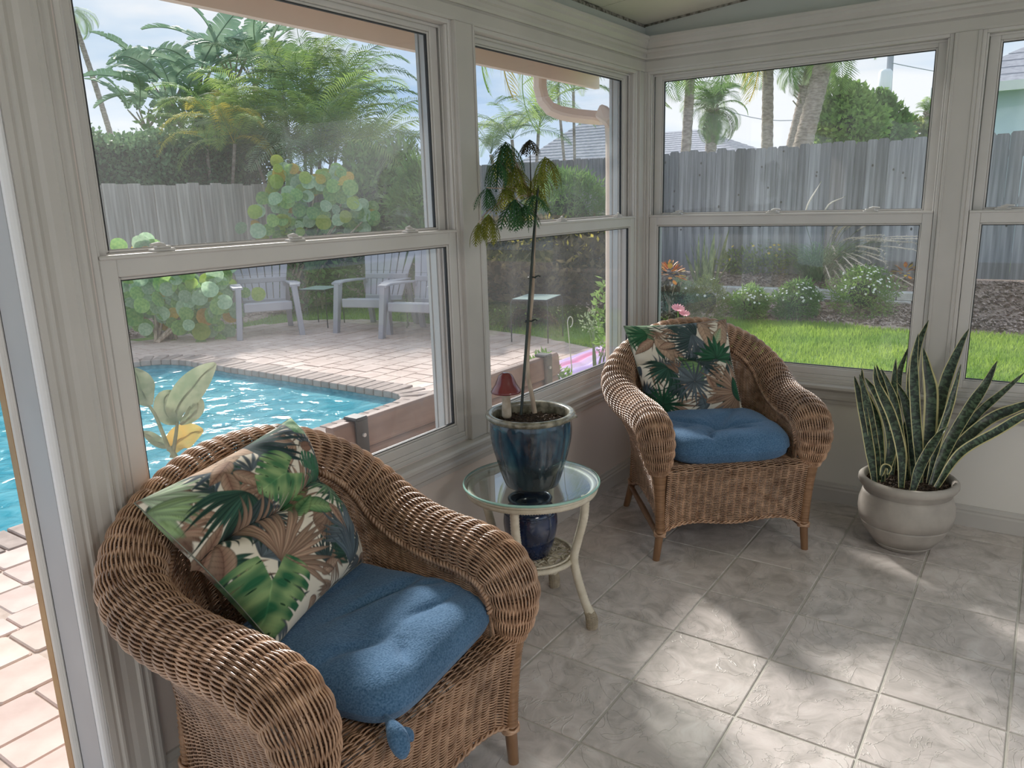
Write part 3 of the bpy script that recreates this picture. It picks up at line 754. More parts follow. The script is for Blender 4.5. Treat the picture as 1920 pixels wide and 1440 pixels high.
def quad_cushion(name, label, quad, thick, painter, dents, crease=None, wr=0, N=260, cd=.55, toward=None, group=None):
    BL, BR, TR, TL = [np.array(q, float) for q in quad]
    ctr = (BL + BR + TL + TR) / 4; nrm = unit(np.cross(BR - BL, TL - BL))
    if nrm.dot(CAM - ctr) < 0: nrm = -nrm
    u = np.linspace(0, 1, N); U, V = np.meshgrid(u, u)
    base = (BL * ((1 - U) * (1 - V))[..., None] + BR * (U * (1 - V))[..., None] + TR * (U * V)[..., None] + TL * ((1 - U) * V)[..., None])
    a = 2 * U - 1; b = 2 * V - 1
    edge = ((1 - np.abs(a) ** 5) * (1 - np.abs(b) ** 5)); edge = np.clip(edge, 0, 1) ** .5
    # slightly hollow sides between pointed corners
    pull = .050; base = base + (ctr - base) * (pull * ((1 - b ** 2) * np.abs(a) ** 6 + (1 - a ** 2) * np.abs(b) ** 6))[..., None]
    h = thick * edge * (.80 + .2 * (1 - a * a) * (1 - b * b))
    for (x, y, r, d) in dents:
        q = np.hypot(U - x, V - y); h = h - d * np.exp(-(q / r) ** 1.3)
    if crease is not None:
        dv = np.abs(V - crease(U)); h = h - cd * thick * (.6 * np.exp(-(dv / .07) ** 1.2) + .4 * np.exp(-dv / .012))
    th = np.random.default_rng(wr); 
    for k in range(9):
        ang = th.uniform(0, PI); f = th.uniform(5, 16); ph = th.uniform(0, 6); h = h + .0011 * np.sin(f * 2 * (a * math.cos(ang) + b * math.sin(ang)) + ph) * edge
    front = base + nrm * h[..., None]; back = base - nrm * (thick * .55 * edge)[..., None]
    big = painter(N * 2); col = big.reshape(N, 2, N, 2, 3).mean((1, 3)) if big.shape[0] == N * 2 else big
    mb = MB(off=ctr); I = np.arange(N * N).reshape(N, N); Q = np.stack([I[:-1, :-1], I[:-1, 1:], I[1:, 1:], I[1:, :-1]], -1).reshape(-1, 4)
    mb.add(front, Q, col=col.reshape(-1, 3))
    k = 4; bs = back[::k, ::k]; bc = col[::k, ::k]
    if (N - 1) % k: 
        idx = list(range(0, N, k)); idx[-1] = N - 1; bs = back[np.ix_(idx, idx)]; bc = col[np.ix_(idx, idx)]
    n2 = bs.shape[0]; I = np.arange(n2 * n2).reshape(n2, n2); Q = np.stack([I[:-1, :-1], I[1:, :-1], I[1:, 1:], I[:-1, 1:]], -1).reshape(-1, 4)
    mb.add(bs, Q, col=bc.reshape(-1, 3))
    me = mb.mesh(name, True); me.materials.append(m_print)
    o = place(name, me, loc=ctr); tag(o, label, 'cushion', group)
    # piped seam all round
    e = np.vstack([base[0, ::6], base[::6, -1], base[-1, ::-6], base[::-6, 0]]); s_ = MB(off=ctr); s_.tube(e, .0016, 6)
    o2 = s_.build('edge_seam', m_piping, o, smooth=True)
    if crease is not None:
        uu = np.linspace(.03, .97, 40); ii = np.clip((uu * (N - 1)).astype(int), 0, N - 1); jj = np.clip((crease(uu) * (N - 1)).astype(int), 0, N - 1)
        s_ = MB(off=ctr); s_.tube(front[jj, ii] - nrm * .001, .0022, 5); s_.build('crease_shade_seam', m_creaseline, o, smooth=True)  # dark line: stitched seam, with the crease's shade put into its colour
    return o, base, nrm, ctr
m_piping = M('muted_seam', (.12, .15, .12), (.28, .28, .23), 30, .8); m_creaseline = M('black_crease_line', (.012, .014, .014), None, 5, .9)
quad_cushion('back_cushion', 'tropical leaf-print cushion leaning askew in the near armchair, big monstera leaf at its bottom corner',
             [(-2.865, -.430, .522), (-2.445, -.292, .522), (-2.515, -.128, .937), (-3.000, -.170, .868)], .092, print_a,
             [(.58, .56, .05, .060), (.21, .59, .05, .055), (.90, .58, .06, .03), (.40, .575, .12, .012)], crease=lambda U: .575 + .02 * np.sin(U * 9), wr=3, cd=.42, group='tropical leaf-print cushions')
cr2 = lambda U: .575 + .006 * np.sin(U * 5)
o_c, qb, qn, qc = quad_cushion('back_cushion', 'tropical leaf-print cushion upright in the far corner armchair, folded along a crease above its middle',
             [(-.690, -.362, .505), (-.402, -.706, .505), (-.30, -.575, .925), (-.600, -.188, .912)], .060, print_b,
             [], crease=cr2, wr=5, group='tropical leaf-print cushions')

k = MB(off=qc)
for i in range(26):
    v = .02 + .54 * i / 25; p = qb[int(v * 259), 259]; k.tube([p + qn * .002, p + qn * .0045 + unit(p - qc) * .003, p - qn * .004 + unit(p - qc) * .004], .0016, 5)
k.build('white_stitching', M('white_thread', (.75, .74, .70), None, 5, .7), o_c, smooth=True)
def terry():
    m, nt, b = newmat('blue_terry_cloth'); N = nt.nodes.new; L = nt.links.new
    cr, nz, mp = noise_col(nt, (.040, .105, .20), (.120, .225, .37), 220, 3, lo=.3, hi=.7)
    n2 = N('ShaderNodeTexNoise'); n2.inputs['Scale'].default_value = 6; L(mp.outputs[0], n2.inputs['Vector'])
    mr = N('ShaderNodeMapRange'); mr.inputs[1].default_value = .3; mr.inputs[2].default_value = .7; mr.inputs[3].default_value = .85; mr.inputs[4].default_value = 1.15
    L(n2.outputs[0], mr.inputs[0]); hs = N('ShaderNodeHueSaturation'); L(mr.outputs[0], hs.inputs['Value']); L(cr.outputs[0], hs.inputs['Color'])
    L(hs.outputs[0], b.inputs['Base Color']); b.inputs['Roughness'].default_value = .95; b.inputs['Sheen Weight'].default_value = .35; b.inputs['Sheen Roughness'].default_value = .5; b.inputs['Specular IOR Level'].default_value = .1
    b.inputs['Sheen Tint'].default_value = (.6, .75, 1, 1)
    add_bump(nt, b, nz.outputs[0], .8, .003); return m
m_terry = terry()
def seat_cushion(label, loc, rz, w, d, h, tufts, folds, seed, dz=.402, pw=4.0, rot=0):
    N = 150; u = np.linspace(-1, 1, N); A, B = np.meshgrid(u, u)
    # squircle mapping keeps corners rounded
    R = (np.abs(A) ** pw + np.abs(B) ** pw) ** (1 / pw) + 1e-9; mx = np.maximum(np.abs(A), np.abs(B)); X = A / R * mx; Y = B / R * mx
    e = np.clip(1 - mx ** 7, 0, 1) ** .5
    th = np.random.default_rng(seed); z = h * e
    for (tx, ty, r, dp, rays) in tufts:
        q = np.hypot(X - tx, Y - ty); an = np.arctan2(Y - ty, X - tx)
        z = z - dp * np.exp(-(q / r) ** 1.1) * e; z = z - .04 * dp * (np.sin(an * rays + tx * 5) ** 4) * np.exp(-((q - r) / (r * .9)) ** 2)
    for (x0, y0, x1, y1, wd, dp) in folds:
        dx, dy = x1 - x0, y1 - y0; L2 = dx * dx + dy * dy; tt = np.clip(((X - x0) * dx + (Y - y0) * dy) / L2, 0, 1)
        q = np.hypot(X - x0 - tt * dx, Y - y0 - tt * dy - .03 * np.sin(tt * 6)); z = z - dp * np.exp(-(q / wd) ** 1.6) * np.sin(PI * np.clip(tt, .06, .94)) * e
    for k in range(10):
        ang = th.uniform(0, PI); f = th.uniform(4, 14); z = z + .0012 * np.sin(f * (X * math.cos(ang) + Y * math.sin(ang)) + th.uniform(0, 6)) * e
    top = np.stack([X * w / 2, Y * d / 2, h * .45 + z * .62], -1); bot = np.stack([X * w / 2, Y * d / 2, h * .45 * (1 - e)], -1)
    b = MB(); b.grid(top, flip=True); b.grid(bot[::3, ::3])
    o = b.build('seat_cushion', m_terry, None, smooth=True); tag(o, label, 'cushion', 'blue terry seat cushions')
    o.location = (loc[0], loc[1], dz); o.rotation_euler = (rot, 0, rz); return o
s1 = seat_cushion('blue terry seat cushion in the near armchair, lit by a patch of sun', (-2.640, -.475, 0), math.radians(8), .53, .54, .115,
             [(-.25, -.38, .22, .030, 9), (.25, .25, .25, .022, 7)], [(-.3, .15, .98, -.15, .06, .034), (-.9, -.2, -.1, -.45, .07, .026), (-.1, -.45, .75, -.62, .06, .022), (-.5, -.9, -.2, -.5, .06, .02), (.5, -.1, .9, -.5, .05, .018), (-.2, .5, .7, .45, .1, .012)], 1, pw=6.5)
k = MB(); k.tube(spline([(-.235, -.235, .05), (-.256, -.268, .048), (-.266, -.288, .034), (-.272, -.300, .016), (-.272, -.302, .002), (-.270, -.300, -.008)], 16), np.array([.006, .006, .007, .008, .010, .013, .016, .019, .021, .022, .022, .021, .019, .016, .011, .004]), 12); kk = k.build('tie', m_terry, s1, smooth=True)
k = MB(); k.tube(spline([(-.262, -.275, .040), (-.245, -.296, .030), (-.240, -.306, .012)], 8), [.006, .008, .010, .012, .013, .012, .009, .004], 10); k.build('tie', m_terry, s1, smooth=True)
cz, sz = math.cos(math.radians(-49.8)), math.sin(math.radians(-49.8))
lx, ly = .0, -.105
seat_cushion('deep blue tufted terry seat cushion in the far corner armchair', (-.586 + lx * cz - ly * sz, -.608 + lx * sz + ly * cz, 0), math.radians(-49.8), .545, .50, .135,
             [(-.02, -.15, .26, .075, 9), (-.55, -.1, .22, .035, 6)], [(-.02, -.15, -.5, -.75, .07, .030), (-.02, -.15, .75, -.2, .08, .032), (-.02, -.15, .55, .7, .08, .03), (-.02, -.15, -.8, .35, .07, .028), (-.4, -.55, -.3, -.95, .05, .030), (-.0, -.15, .5, -.55, .06, .022)], 2)

# ================================================================== SIDE TABLE
TC = np.array([-1.685, -.365])
m_cream = M('cream_wrapped_cane', (.62, .56, .44), (.74, .68, .56), 30, .5, bump=.5, bscale=90, bdist=.001)
m_footw = M('foot_weave', (.32, .27, .20), (.45, .38, .28), 30, .6)
m_weavec = M('cream_weave', (.50, .44, .33), (.70, .63, .50), 40, .6)
st = thing('side_table', 'round cream wicker side table with a glass top between the two armchairs', 'side table', (TC[0], TC[1], 0))
def ring(mb, c, r, z, rt, n=48, sx=1.0, nt=8):
    a = np.linspace(0, 2 * PI, n + 1); mb.tube(np.stack([c[0] + r * np.cos(a), c[1] + r * np.sin(a), np.full_like(a, z)], -1), rt, nt, cap=False)
b = MB(); a = np.linspace(0, 2 * PI, 321); rr = .0125 + .0012 * np.cos(np.arange(321) * PI)
b.tube(np.stack([.222 * np.cos(a), .222 * np.sin(a), np.full_like(a, .505)], -1), rr, 8, cap=False)
ring(b, (0, 0), .236, .519, .004, 60); b.build('top_frame', m_cream, st, smooth=True)
feet = [(-1.654, -.589), (-1.891, -.426), (-1.462, -.316), (-1.70, -.150)]
for fx, fy in feet:
    f = np.array([fx - TC[0], fy - TC[1]]); L = np.linalg.norm(f); d = f / L
    pts = np.array([(*(d * .205), .50), (*(d * .198), .42), (*(d * .175), .33), (*(d * .160), .26), (*(d * .172), .19), (*(d * .20), .10), (*(d * (L - .002)), .045), (*(d * L), 0)])
    q = spline(pts, 90); r = np.interp(q[:, 2], [0, .02, .06, .10, .5], [.017, .019, .0175, .0155, .0155]) + .0007 * np.cos(np.arange(90) * PI)
    b = MB(); b.tube(q, r, 10); lg = b.build('leg', m_cream, st, smooth=True)
    b = MB(); t = np.linspace(0, 1, 60); z = .004 + .062 * t
    for k in range(6):
        an = t * 2 * PI * 1.6 + k * PI / 3; rad = .0185 + .002 * np.sin(t * PI) - .001 * t
        cx = np.interp(z, q[::-1, 2], q[::-1, 0]); cy_ = np.interp(z, q[::-1, 2], q[::-1, 1])
        b.tube(np.stack([cx + rad * np.cos(an), cy_ + rad * np.sin(an), z], -1), .0028, 5)
        an = -an; b.tube(np.stack([cx + rad * np.cos(an), cy_ + rad * np.sin(an), z], -1), .0028, 5)
    b.build('woven_foot', m_footw, lg, smooth=True)
# lower shelf of open curled weave
b = MB(); rr = .0095 + .0012 * np.cos(np.arange(201) * PI); a = np.linspace(0, 2 * PI, 201)
b.tube(np.stack([.148 * np.cos(a), .148 * np.sin(a), np.full_like(a, .245)], -1), rr, 8, cap=False); ring(b, (0, 0), .140, .258, .004, 48, nt=6)
sh = b.build('shelf_rim', m_cream, st, smooth=True)
b = MB(); rg = np.random.default_rng(3)
for i in range(150):
    r0 = .13 * math.sqrt(rg.random()); a0 = rg.random() * 2 * PI; c = np.array([r0 * math.cos(a0), r0 * math.sin(a0)]); an = rg.random() * PI; L = rg.uniform(.02, .045)
    t = np.linspace(-1, 1, 7); x = c[0] + L * t * math.cos(an) + .014 * (t * t) * math.sin(an); y = c[1] + L * t * math.sin(an) - .014 * (t * t) * math.cos(an)
    q = np.hypot(x, y); k = np.minimum(1, .142 / (q + 1e-6)); b.tube(np.stack([x * k, y * k, .248 + .006 * np.cos(t * 2 + i)], -1), .0026, 4)
for i in range(14):
    t = np.linspace(-1, 1, 9); y0 = -.13 + .02 * i; w = math.sqrt(max(.145 ** 2 - y0 ** 2, 1e-4)); b.tube(np.stack([t * w, np.full(9, y0), np.full(9, .243)], -1), .003, 4)
b.build('shelf_weave', m_weavec, st, smooth=True, kind='stuff')
# glass top
m_tglass = None
def tglass():
    m, nt, b = newmat('green_table_glass'); N = nt.nodes.new; L = nt.links.new; nt.nodes.remove(b)
    tr = N('ShaderNodeBsdfTransparent'); tr.inputs[0].default_value = (.93, .965, .955, 1)
    gl = N('ShaderNodeBsdfGlossy'); gl.inputs['Roughness'].default_value = .02; 
    mx = N('ShaderNodeMixShader'); L(schlick(nt, .13), mx.inputs[0]); L(tr.outputs[0], mx.inputs[1]); L(gl.outputs[0], mx.inputs[2])
    L(mx.outputs[0], nt.nodes['Material Output'].inputs[0]); return m
b = MB(); b.lathe([(0, .5235), (.236, .5235), (.2425, .5255), (.2435, .5285), (.241, .5315), (.234, .533), (0, .533)], 72)
gt = b.build('glass_top', tglass(), st, smooth=False)
b = MB(); b.lathe([(.2405, .5237), (.2438, .5262), (.2442, .5285), (.2425, .5312), (.2395, .5325)], 72); b.build('polished_edge', M('green_glass_edge', (.30, .55, .47), (.40, .66, .58), 10, .15), gt, smooth=True)

# ================================================================== GLAZED POT WITH PLANT
m_glaze = None
def glaze():
    m, nt, b = newmat('blue_teal_drip_glaze'); N = nt.nodes.new; L = nt.links.new
    tc = N('ShaderNodeTexCoord'); mp = N('ShaderNodeMapping'); mp.inputs['Scale'].default_value = (1, 1, .22); L(tc.outputs['Object'], mp.inputs[0])
    nz = N('ShaderNodeTexNoise'); nz.inputs['Scale'].default_value = 22; nz.inputs['Detail'].default_value = 6; L(mp.outputs[0], nz.inputs['Vector'])
    cr = N('ShaderNodeValToRGB'); e = cr.color_ramp.elements; e[0].position = .33; e[0].color = (.006, .012, .018, 1); e[1].position = .75; e[1].color = (.06, .16, .20, 1)
    x = e.new(.46); x.color = (.010, .035, .065, 1); x = e.new(.58); x.color = (.022, .085, .13, 1)
    L(nz.outputs[0], cr.inputs[0])
    sp = N('ShaderNodeSeparateXYZ'); L(tc.outputs['Object'], sp.inputs[0])
    n3 = N('ShaderNodeTexNoise'); n3.inputs['Scale'].default_value = 30; L(mp.outputs[0], n3.inputs['Vector'])
    ma = N('ShaderNodeMath'); ma.operation = 'MULTIPLY_ADD'; ma.inputs[1].default_value = .05; L(n3.outputs[0], ma.inputs[0]); L(sp.outputs[2], ma.inputs[2])
    mr = N('ShaderNodeMapRange'); mr.inputs[1].default_value = .10; mr.inputs[2].default_value = .15; mr.inputs[3].default_value = .75; mr.inputs[4].default_value = 0
    L(ma.outputs[0], mr.inputs[0]); mx = N('ShaderNodeMix'); mx.data_type = 'RGBA'; L(mr.outputs[0], mx.inputs[0]); L(cr.outputs[0], mx.inputs[6]); mx.inputs[7].default_value = (.016, .022, .024, 1)
    L(mx.outputs[2], b.inputs['Base Color']); b.inputs['Roughness'].default_value = .16; b.inputs['Coat Weight'].default_value = .6; b.inputs['Coat Roughness'].default_value = .05
    add_bump(nt, b, nz.outputs[0], .1, .002); return m
m_soil = M('dark_potting_soil', (.018, .012, .008), (.09, .06, .04), 60, .95, bump=1, bdist=.01)
m_potrim = M('speckled_olive_rim_glaze', (.10, .095, .065), (.32, .30, .23), 35, .25, coat=.5)
PC = (-1.715, -.388)
gp = thing('glazed_pot', 'dark blue and teal drip-glazed flowerpot standing on the glass side table', 'flowerpot', (PC[0], PC[1], .5335))
def flutes(prof, n, c=(0, 0, 0)):
    prof = spline(prof, 40); a = np.arange(n) * 2 * PI / n; z = prof[:, 1]
    g = .0028 * np.exp(-((((a * 5 / PI) % 1) - .5) / .10) ** 2)[None, :] * np.clip((z[:, None] - .02) / .03, 0, 1) * np.clip((.235 - z[:, None]) / .02, 0, 1)
    r = prof[:, :1] - g
    return np.stack([r * np.cos(a), r * np.sin(a), np.repeat(z[:, None], n, 1)], -1)
b = MB(); b.grid(flutes([(.001, 0), (.085, 0), (.094, .006), (.108, .045), (.124, .10), (.136, .15), (.1415, .19), (.141, .222), (.137, .240)], 160), closev=True, flip=True)
b.build('pot_body', glaze(), gp, smooth=True)
b = MB(); b.lathe(spline([(.137, .238), (.146, .240), (.153, .247), (.155, .254), (.150, .261), (.140, .262), (.131, .258), (.128, .245), (.127, .215), (.126, .20)], 30), 64); b.build('pot_rim', m_potrim, gp, smooth=True)
for az in (200, 20, 285): 
    b = MB(); a = math.radians(az)
    b.tube([(.150 * math.cos(a - .10), .150 * math.sin(a - .10), .252), (.161 * math.cos(a), .161 * math.sin(a), .254), (.150 * math.cos(a + .10), .150 * math.sin(a + .10), .252)], .0055, 8); b.build('lug', m_potrim, gp, smooth=True)
def soil(parent, R, z, name='soil', seed=0, chips=500, cs=.006):
    r = np.random.default_rng(seed); b = MB(); b.lathe([(R, z - .006), (R * .8, z), (0, z + .004)], 32)
    for i in range(chips):
        q = R * .97 * math.sqrt(r.random()); a = r.random() * 2 * PI; c = np.array([q * math.cos(a), q * math.sin(a), z + .002]); s = r.uniform(.4, 1.2) * cs
        Rm = np.linalg.qr(r.normal(size=(3, 3)))[0]; b.box((-s, -s * .6, -s * .4), (s, s * .6, s * .4), Rm, c)
    return b.build(name, m_soil, parent, kind='stuff')
soil(gp, .127, .222, seed=1, chips=600)

m_bark = M('pale_stem_bark', (.30, .22, .16), (.58, .47, .37), 30, .8, stretch=(1, 1, .3), bump=.5)
m_dkstake = M('dark_green_plastic_stake', (.008, .016, .012), (.014, .028, .02), 20, .35)
m_fa1 = leafmat('dark_green_leaflets', (.022, .075, .035), (.05, .13, .045), 20, .25, .3, .25)
m_fa2 = leafmat('olive_green_leaflets', (.13, .17, .03), (.22, .24, .05), 20, .4, .35, .25)
m_fa3 = leafmat('bronze_new_leaflets', (.03, .03, .018), (.06, .055, .03), 20, .2, .35, .2)
DP = 2.72
def tp(px, py, d=DP): return at_d(px, py, d)
pl = thing('staked_plant', 'tall thin-stemmed plant with drooping serrated leaflets tied to a stake, in the blue glazed pot', 'houseplant', tuple(tp(1001, 772)))
o0 = tp(1001, 772)
b = MB(off=o0); q = spline([tp(1003, 775), tp(998, 745), tp(989, 690, 2.73), tp(993, 610), tp(999, 540), tp(1001, 470), tp(1003, 410), tp(996, 372), tp(985, 345)], 60)
b.tube(q, np.interp(np.arange(60), [0, 30, 59], [.0085, .0062, .004]), 8); b.build('stem', m_bark, pl, smooth=True)
b = MB(off=o0); b.tube([tp(977, 778, 2.70), tp(990, 600, 2.70), tp(1001, 440, 2.70), tp(1009, 348, 2.70)], [.0052, .005, .0048, .0045], 8)
stk = b.build('plant_stake', m_dkstake, pl, smooth=True)
for py, x in ((602, 991), (520, 997)):
    b = MB(off=o0); c = tp(x, py, 2.71); a = np.linspace(0, 2 * PI, 14); b.tube(c + np.stack([.0125 * np.cos(a), .0125 * np.sin(a), .002 * np.sin(2 * a)], -1), .0025, 6); b.tube([c + (.005, -.01, 0), c + (.012, -.02, .006), c + (.018, -.024, .001)], .0025, 5); b.build('tie', m_dkstake, pl, smooth=True)
def serrated(L, nt, w, droop, seed):
    """one long leaflet: midrib with needle-like teeth on both sides, along +X, drooping to -Z"""
    r = np.random.default_rng(seed); b = MB(); n = nt * 2; t = np.linspace(0, 1, n + 1); ang = -droop * t ** 1.1
    dx = np.cos(ang) * L / n; dz = np.sin(ang) * L / n; x = np.concatenate([[0], np.cumsum(dx[:-1])]); z = np.concatenate([[0], np.cumsum(dz[:-1])])
    x = x[:n + 1]; z = z[:n + 1]; P = np.stack([x, np.zeros_like(x), z], -1); T = unit(np.gradient(P, axis=0)); Nn = np.stack([-T[:, 2], np.zeros(n + 1), T[:, 0]], -1)
    hw = w * .07 * np.sin(PI * np.clip(t + .06, 0, 1)) + .0006
    Y = np.array([0, 1., 0]); b.grid(np.stack([P + Y * hw[:, None], P + Nn * .001, P - Y * hw[:, None]], 1))
    for i in range(2, n, 1):
        if i % 2: continue
        wl = w * float(math.sin(PI * min(1, t[i] * .9 + .12))) * r.uniform(.85, 1.1)
        for s in (-1, 1):
            d = unit(T[i] * .85 + Y * s * .75 - Nn[i] * .12); p = P[i]; e = p + d * wl; m2 = p + d * wl * .45; hwid = T[i] * .0033; e = np.asarray(e)
            b.add(np.stack([p - hwid * .5, m2 - hwid, e, m2 + hwid, p + hwid * .7]), [[0, 1, 2, 3]], [[0, 3, 4]])
    return b.mesh('leaflet', False)
sm = [serrated(.115, 9, .040, .9, i) for i in range(2)] + [serrated(.15, 11, .046, 1.1, 5), serrated(.085, 8, .030, .8, 8)]
def cluster(px, py, d, n, me, mat, size=1., tilt=.3, a0=0, from_=(996, 372), seed=0, spread=360):
    r = random.Random(seed); c = tp(px, py, d); f = tp(*from_); b = MB(off=o0)
    mid = (c + f) / 2 + np.array([0, 0, .012]); b.tube(spline([f, mid, c], 10), np.linspace(.0024, .0016, 10), 5)
    pet = b.build('leaf_stalk', m_bark if mat is not m_fa3 else m_fa3, pl, smooth=True)
    me2 = me.copy(); me2.materials.clear(); me2.materials.append(mat)
    for i in range(n):
        a = math.radians(a0 + spread * i / n + r.uniform(-12, 12)); o = place('leaflet', me2, pet, loc=tuple(c - o0), rot=(r.uniform(-.3, .3), tilt + r.uniform(-.15, .25), a), scale=(size * r.uniform(.85, 1.1),) * 3)
cluster(948, 266, 2.70, 9, sm[2], m_fa1, 1.0, .55, seed=1)
cluster(946, 270, 2.74, 7, sm[2], m_fa2, 1.05, .75, 20, seed=11)
cluster(993, 262, 2.76, 9, sm[3], m_fa3, .95, .5, seed=2)
cluster(1022, 294, 2.68, 10, sm[2], m_fa2, .80, .6, seed=3)
cluster(912, 352, 2.66, 7, sm[0], m_fa1, .75, .7, seed=4)
cluster(916, 402, 2.66, 9, sm[0], m_fa2, .95, .75, from_=(958, 370), seed=5)
cluster(965, 374, 2.62, 10, sm[0], m_fa1, 1.15, .55, seed=6)
cluster(1004, 352, 2.76, 8, sm[0], m_fa2, .9, .55, seed=7)
cluster(975, 340, 2.72, 8, sm[3], m_fa2, 1.0, .5, seed=8)
cluster(1000, 366, 2.64, 7, sm[0], m_fa1, .85, .35, seed=9)
cluster(934, 300, 2.68, 8, sm[2], m_fa1, .85, .6, seed=21)
cluster(966, 312, 2.70, 9, sm[2], m_fa2, .85, .6, seed=22)
cluster(1012, 322, 2.72, 8, sm[2], m_fa2, .80, .6, seed=23)
cluster(948, 350, 2.69, 8, sm[0], m_fa2, .95, .6, seed=24)
cluster(985, 385, 2.64, 8, sm[0], m_fa1, .90, .5, seed=25)
cluster(897, 418, 2.66, 6, sm[0], m_fa2, .75, .7, from_=(940, 380), seed=26)
# mushroom ornament
mo = thing('mushroom_ornament', 'small red-capped mushroom ornament stuck in the soil of the blue pot', 'ornament', tuple(tp(950, 772, 2.66)))
o1 = tp(950, 772, 2.66); 
b = MB(); b.lathe(spline([(0, -.02), (.0145, -.02), (.0165, .0), (.0150, .03), (.0140, .06), (.0130, .09)], 20), 20); b.build('stalk', M('aged_cream_paint', (.42, .33, .24), (.62, .54, .44), 30, .6), mo, smooth=True)
b = MB(); b.lathe(spline([(.010, .088), (.030, .078), (.046, .070), (.0515, .069), (.0525, .074), (.047, .083), (.038, .098), (.031, .115), (.024, .128), (.013, .137), (0, .139)], 40), 32); b.build('cap', M('glossy_dark_red_paint', (.13, .010, .014), (.20, .018, .02), 12, .15, coat=.8), mo, smooth=True)
# blue jar below
m_cobalt = M('cobalt_glaze', (.004, .008, .03), (.010, .028, .09), 14, .12, coat=.7)
js = thing('cobalt_jar', 'round cobalt blue glazed jar on the lower shelf of the side table', 'jar', (TC[0] - .012, TC[1] + .0, .2555))
b = MB(); b.lathe(spline([(0, 0), (.058, 0), (.066, .004), (.082, .045), (.094, .095), (.097, .13), (.092, .165), (.080, .187), (.073, .194), (.073, .203), (.079, .209), (.079, .217), (.071, .218), (.066, .21), (.066, .19), (.05, .17), (0, .16)], 60), 48); b.build('jar_body', m_cobalt, js, smooth=True)
b = MB(); a = np.linspace(0, 2 * PI, 49); b.tube(np.stack([.0935 * np.cos(a), .0935 * np.sin(a), np.full(49, .163)], -1), .0022, 6, cap=False); b.build('raised_band', m_cobalt, js, smooth=True)

# ================================================================== SNAKE PLANT
m_stone = M('pale_taupe_stone_glaze', (.36, .325, .29), (.47, .43, .385), 9, .55, bump=.15, bscale=50, spec=.35)
P2 = (-.362, -1.408)
sp_ = thing('stone_pot', 'wide taupe ceramic planter with rolled rim and two grooves, under the right-hand window', 'planter', (*P2, 0))
prof = [(0, 0), (.095, 0), (.103, .004), (.120, .022), (.1235, .027), (.1165, .0285), (.1250, .030), (.158, .075), (.176, .112), (.1795, .119), (.1725, .1205), (.1810, .122), (.188, .165), (.186, .200), (.176, .235), (.1725, .2490), (.166, .2505), (.1725, .252), (.170, .268), (.186, .276), (.194, .290), (.193, .304), (.183, .313), (.172, .312), (.165, .302), (.163, .275), (.162, .25)]
b = MB(); b.lathe(prof, 72); b.build('pot_body', m_stone, sp_, smooth=True)
soil(sp_, .164, .280, seed=2, chips=1100, cs=.007)
def snake_mat():
    m, nt, b = newmat('banded_snake_leaf'); N = nt.nodes.new; L = nt.links.new
    uv = N('ShaderNodeVertexColor'); uv.layer_name = 'print'; sp = N('ShaderNodeSeparateColor'); L(uv.outputs[0], sp.inputs[0])
    # R = across 0..1, G = along (m), B = yellow width
    tc = N('ShaderNodeTexCoord'); mp = N('ShaderNodeCombineXYZ'); L(sp.outputs[1], mp.inputs[1]); mu = N('ShaderNodeMath'); mu.operation = 'MULTIPLY'; mu.inputs[1].default_value = .03; L(sp.outputs[0], mu.inputs[0]); L(mu.outputs[0], mp.inputs[0])
    oi = N('ShaderNodeObjectInfo'); L(oi.outputs['Random'], mp.inputs[2])
    nz = N('ShaderNodeTexNoise'); nz.inputs['Scale'].default_value = 75; nz.inputs['Detail'].default_value = 3; nz.inputs['Distortion'].default_value = .6; L(mp.outputs[0], nz.inputs['Vector'])
    cr = N('ShaderNodeValToRGB'); cr.color_ramp.elements[0].position = .44; cr.color_ramp.elements[0].color = (.010, .022, .012, 1); cr.color_ramp.elements[1].position = .62; cr.color_ramp.elements[1].color = (.075, .125, .070, 1); L(nz.outputs[0], cr.inputs[0])
    ab = N('ShaderNodeMath'); ab.operation = 'SUBTRACT'; ab.inputs[1].default_value = .5; L(sp.outputs[0], ab.inputs[0]); aa = N('ShaderNodeMath'); aa.operation = 'ABSOLUTE'; L(ab.outputs[0], aa.inputs[0])
    ad = N('ShaderNodeMath'); ad.operation = 'ADD'; L(aa.outputs[0], ad.inputs[0]); L(sp.outputs[2], ad.inputs[1])
    gt = N('ShaderNodeMapRange'); gt.inputs[1].default_value = .485; gt.inputs[2].default_value = .505; L(ad.outputs[0], gt.inputs[0])
    mx = N('ShaderNodeMix'); mx.data_type = 'RGBA'; L(gt.outputs[0], mx.inputs[0]); L(cr.outputs[0], mx.inputs[6]); mx.inputs[7].default_value = (.66, .60, .30, 1)
    L(mx.outputs[2], b.inputs['Base Color']); b.inputs['Roughness'].default_value = .35
    return m
m_snake = snake_mat()
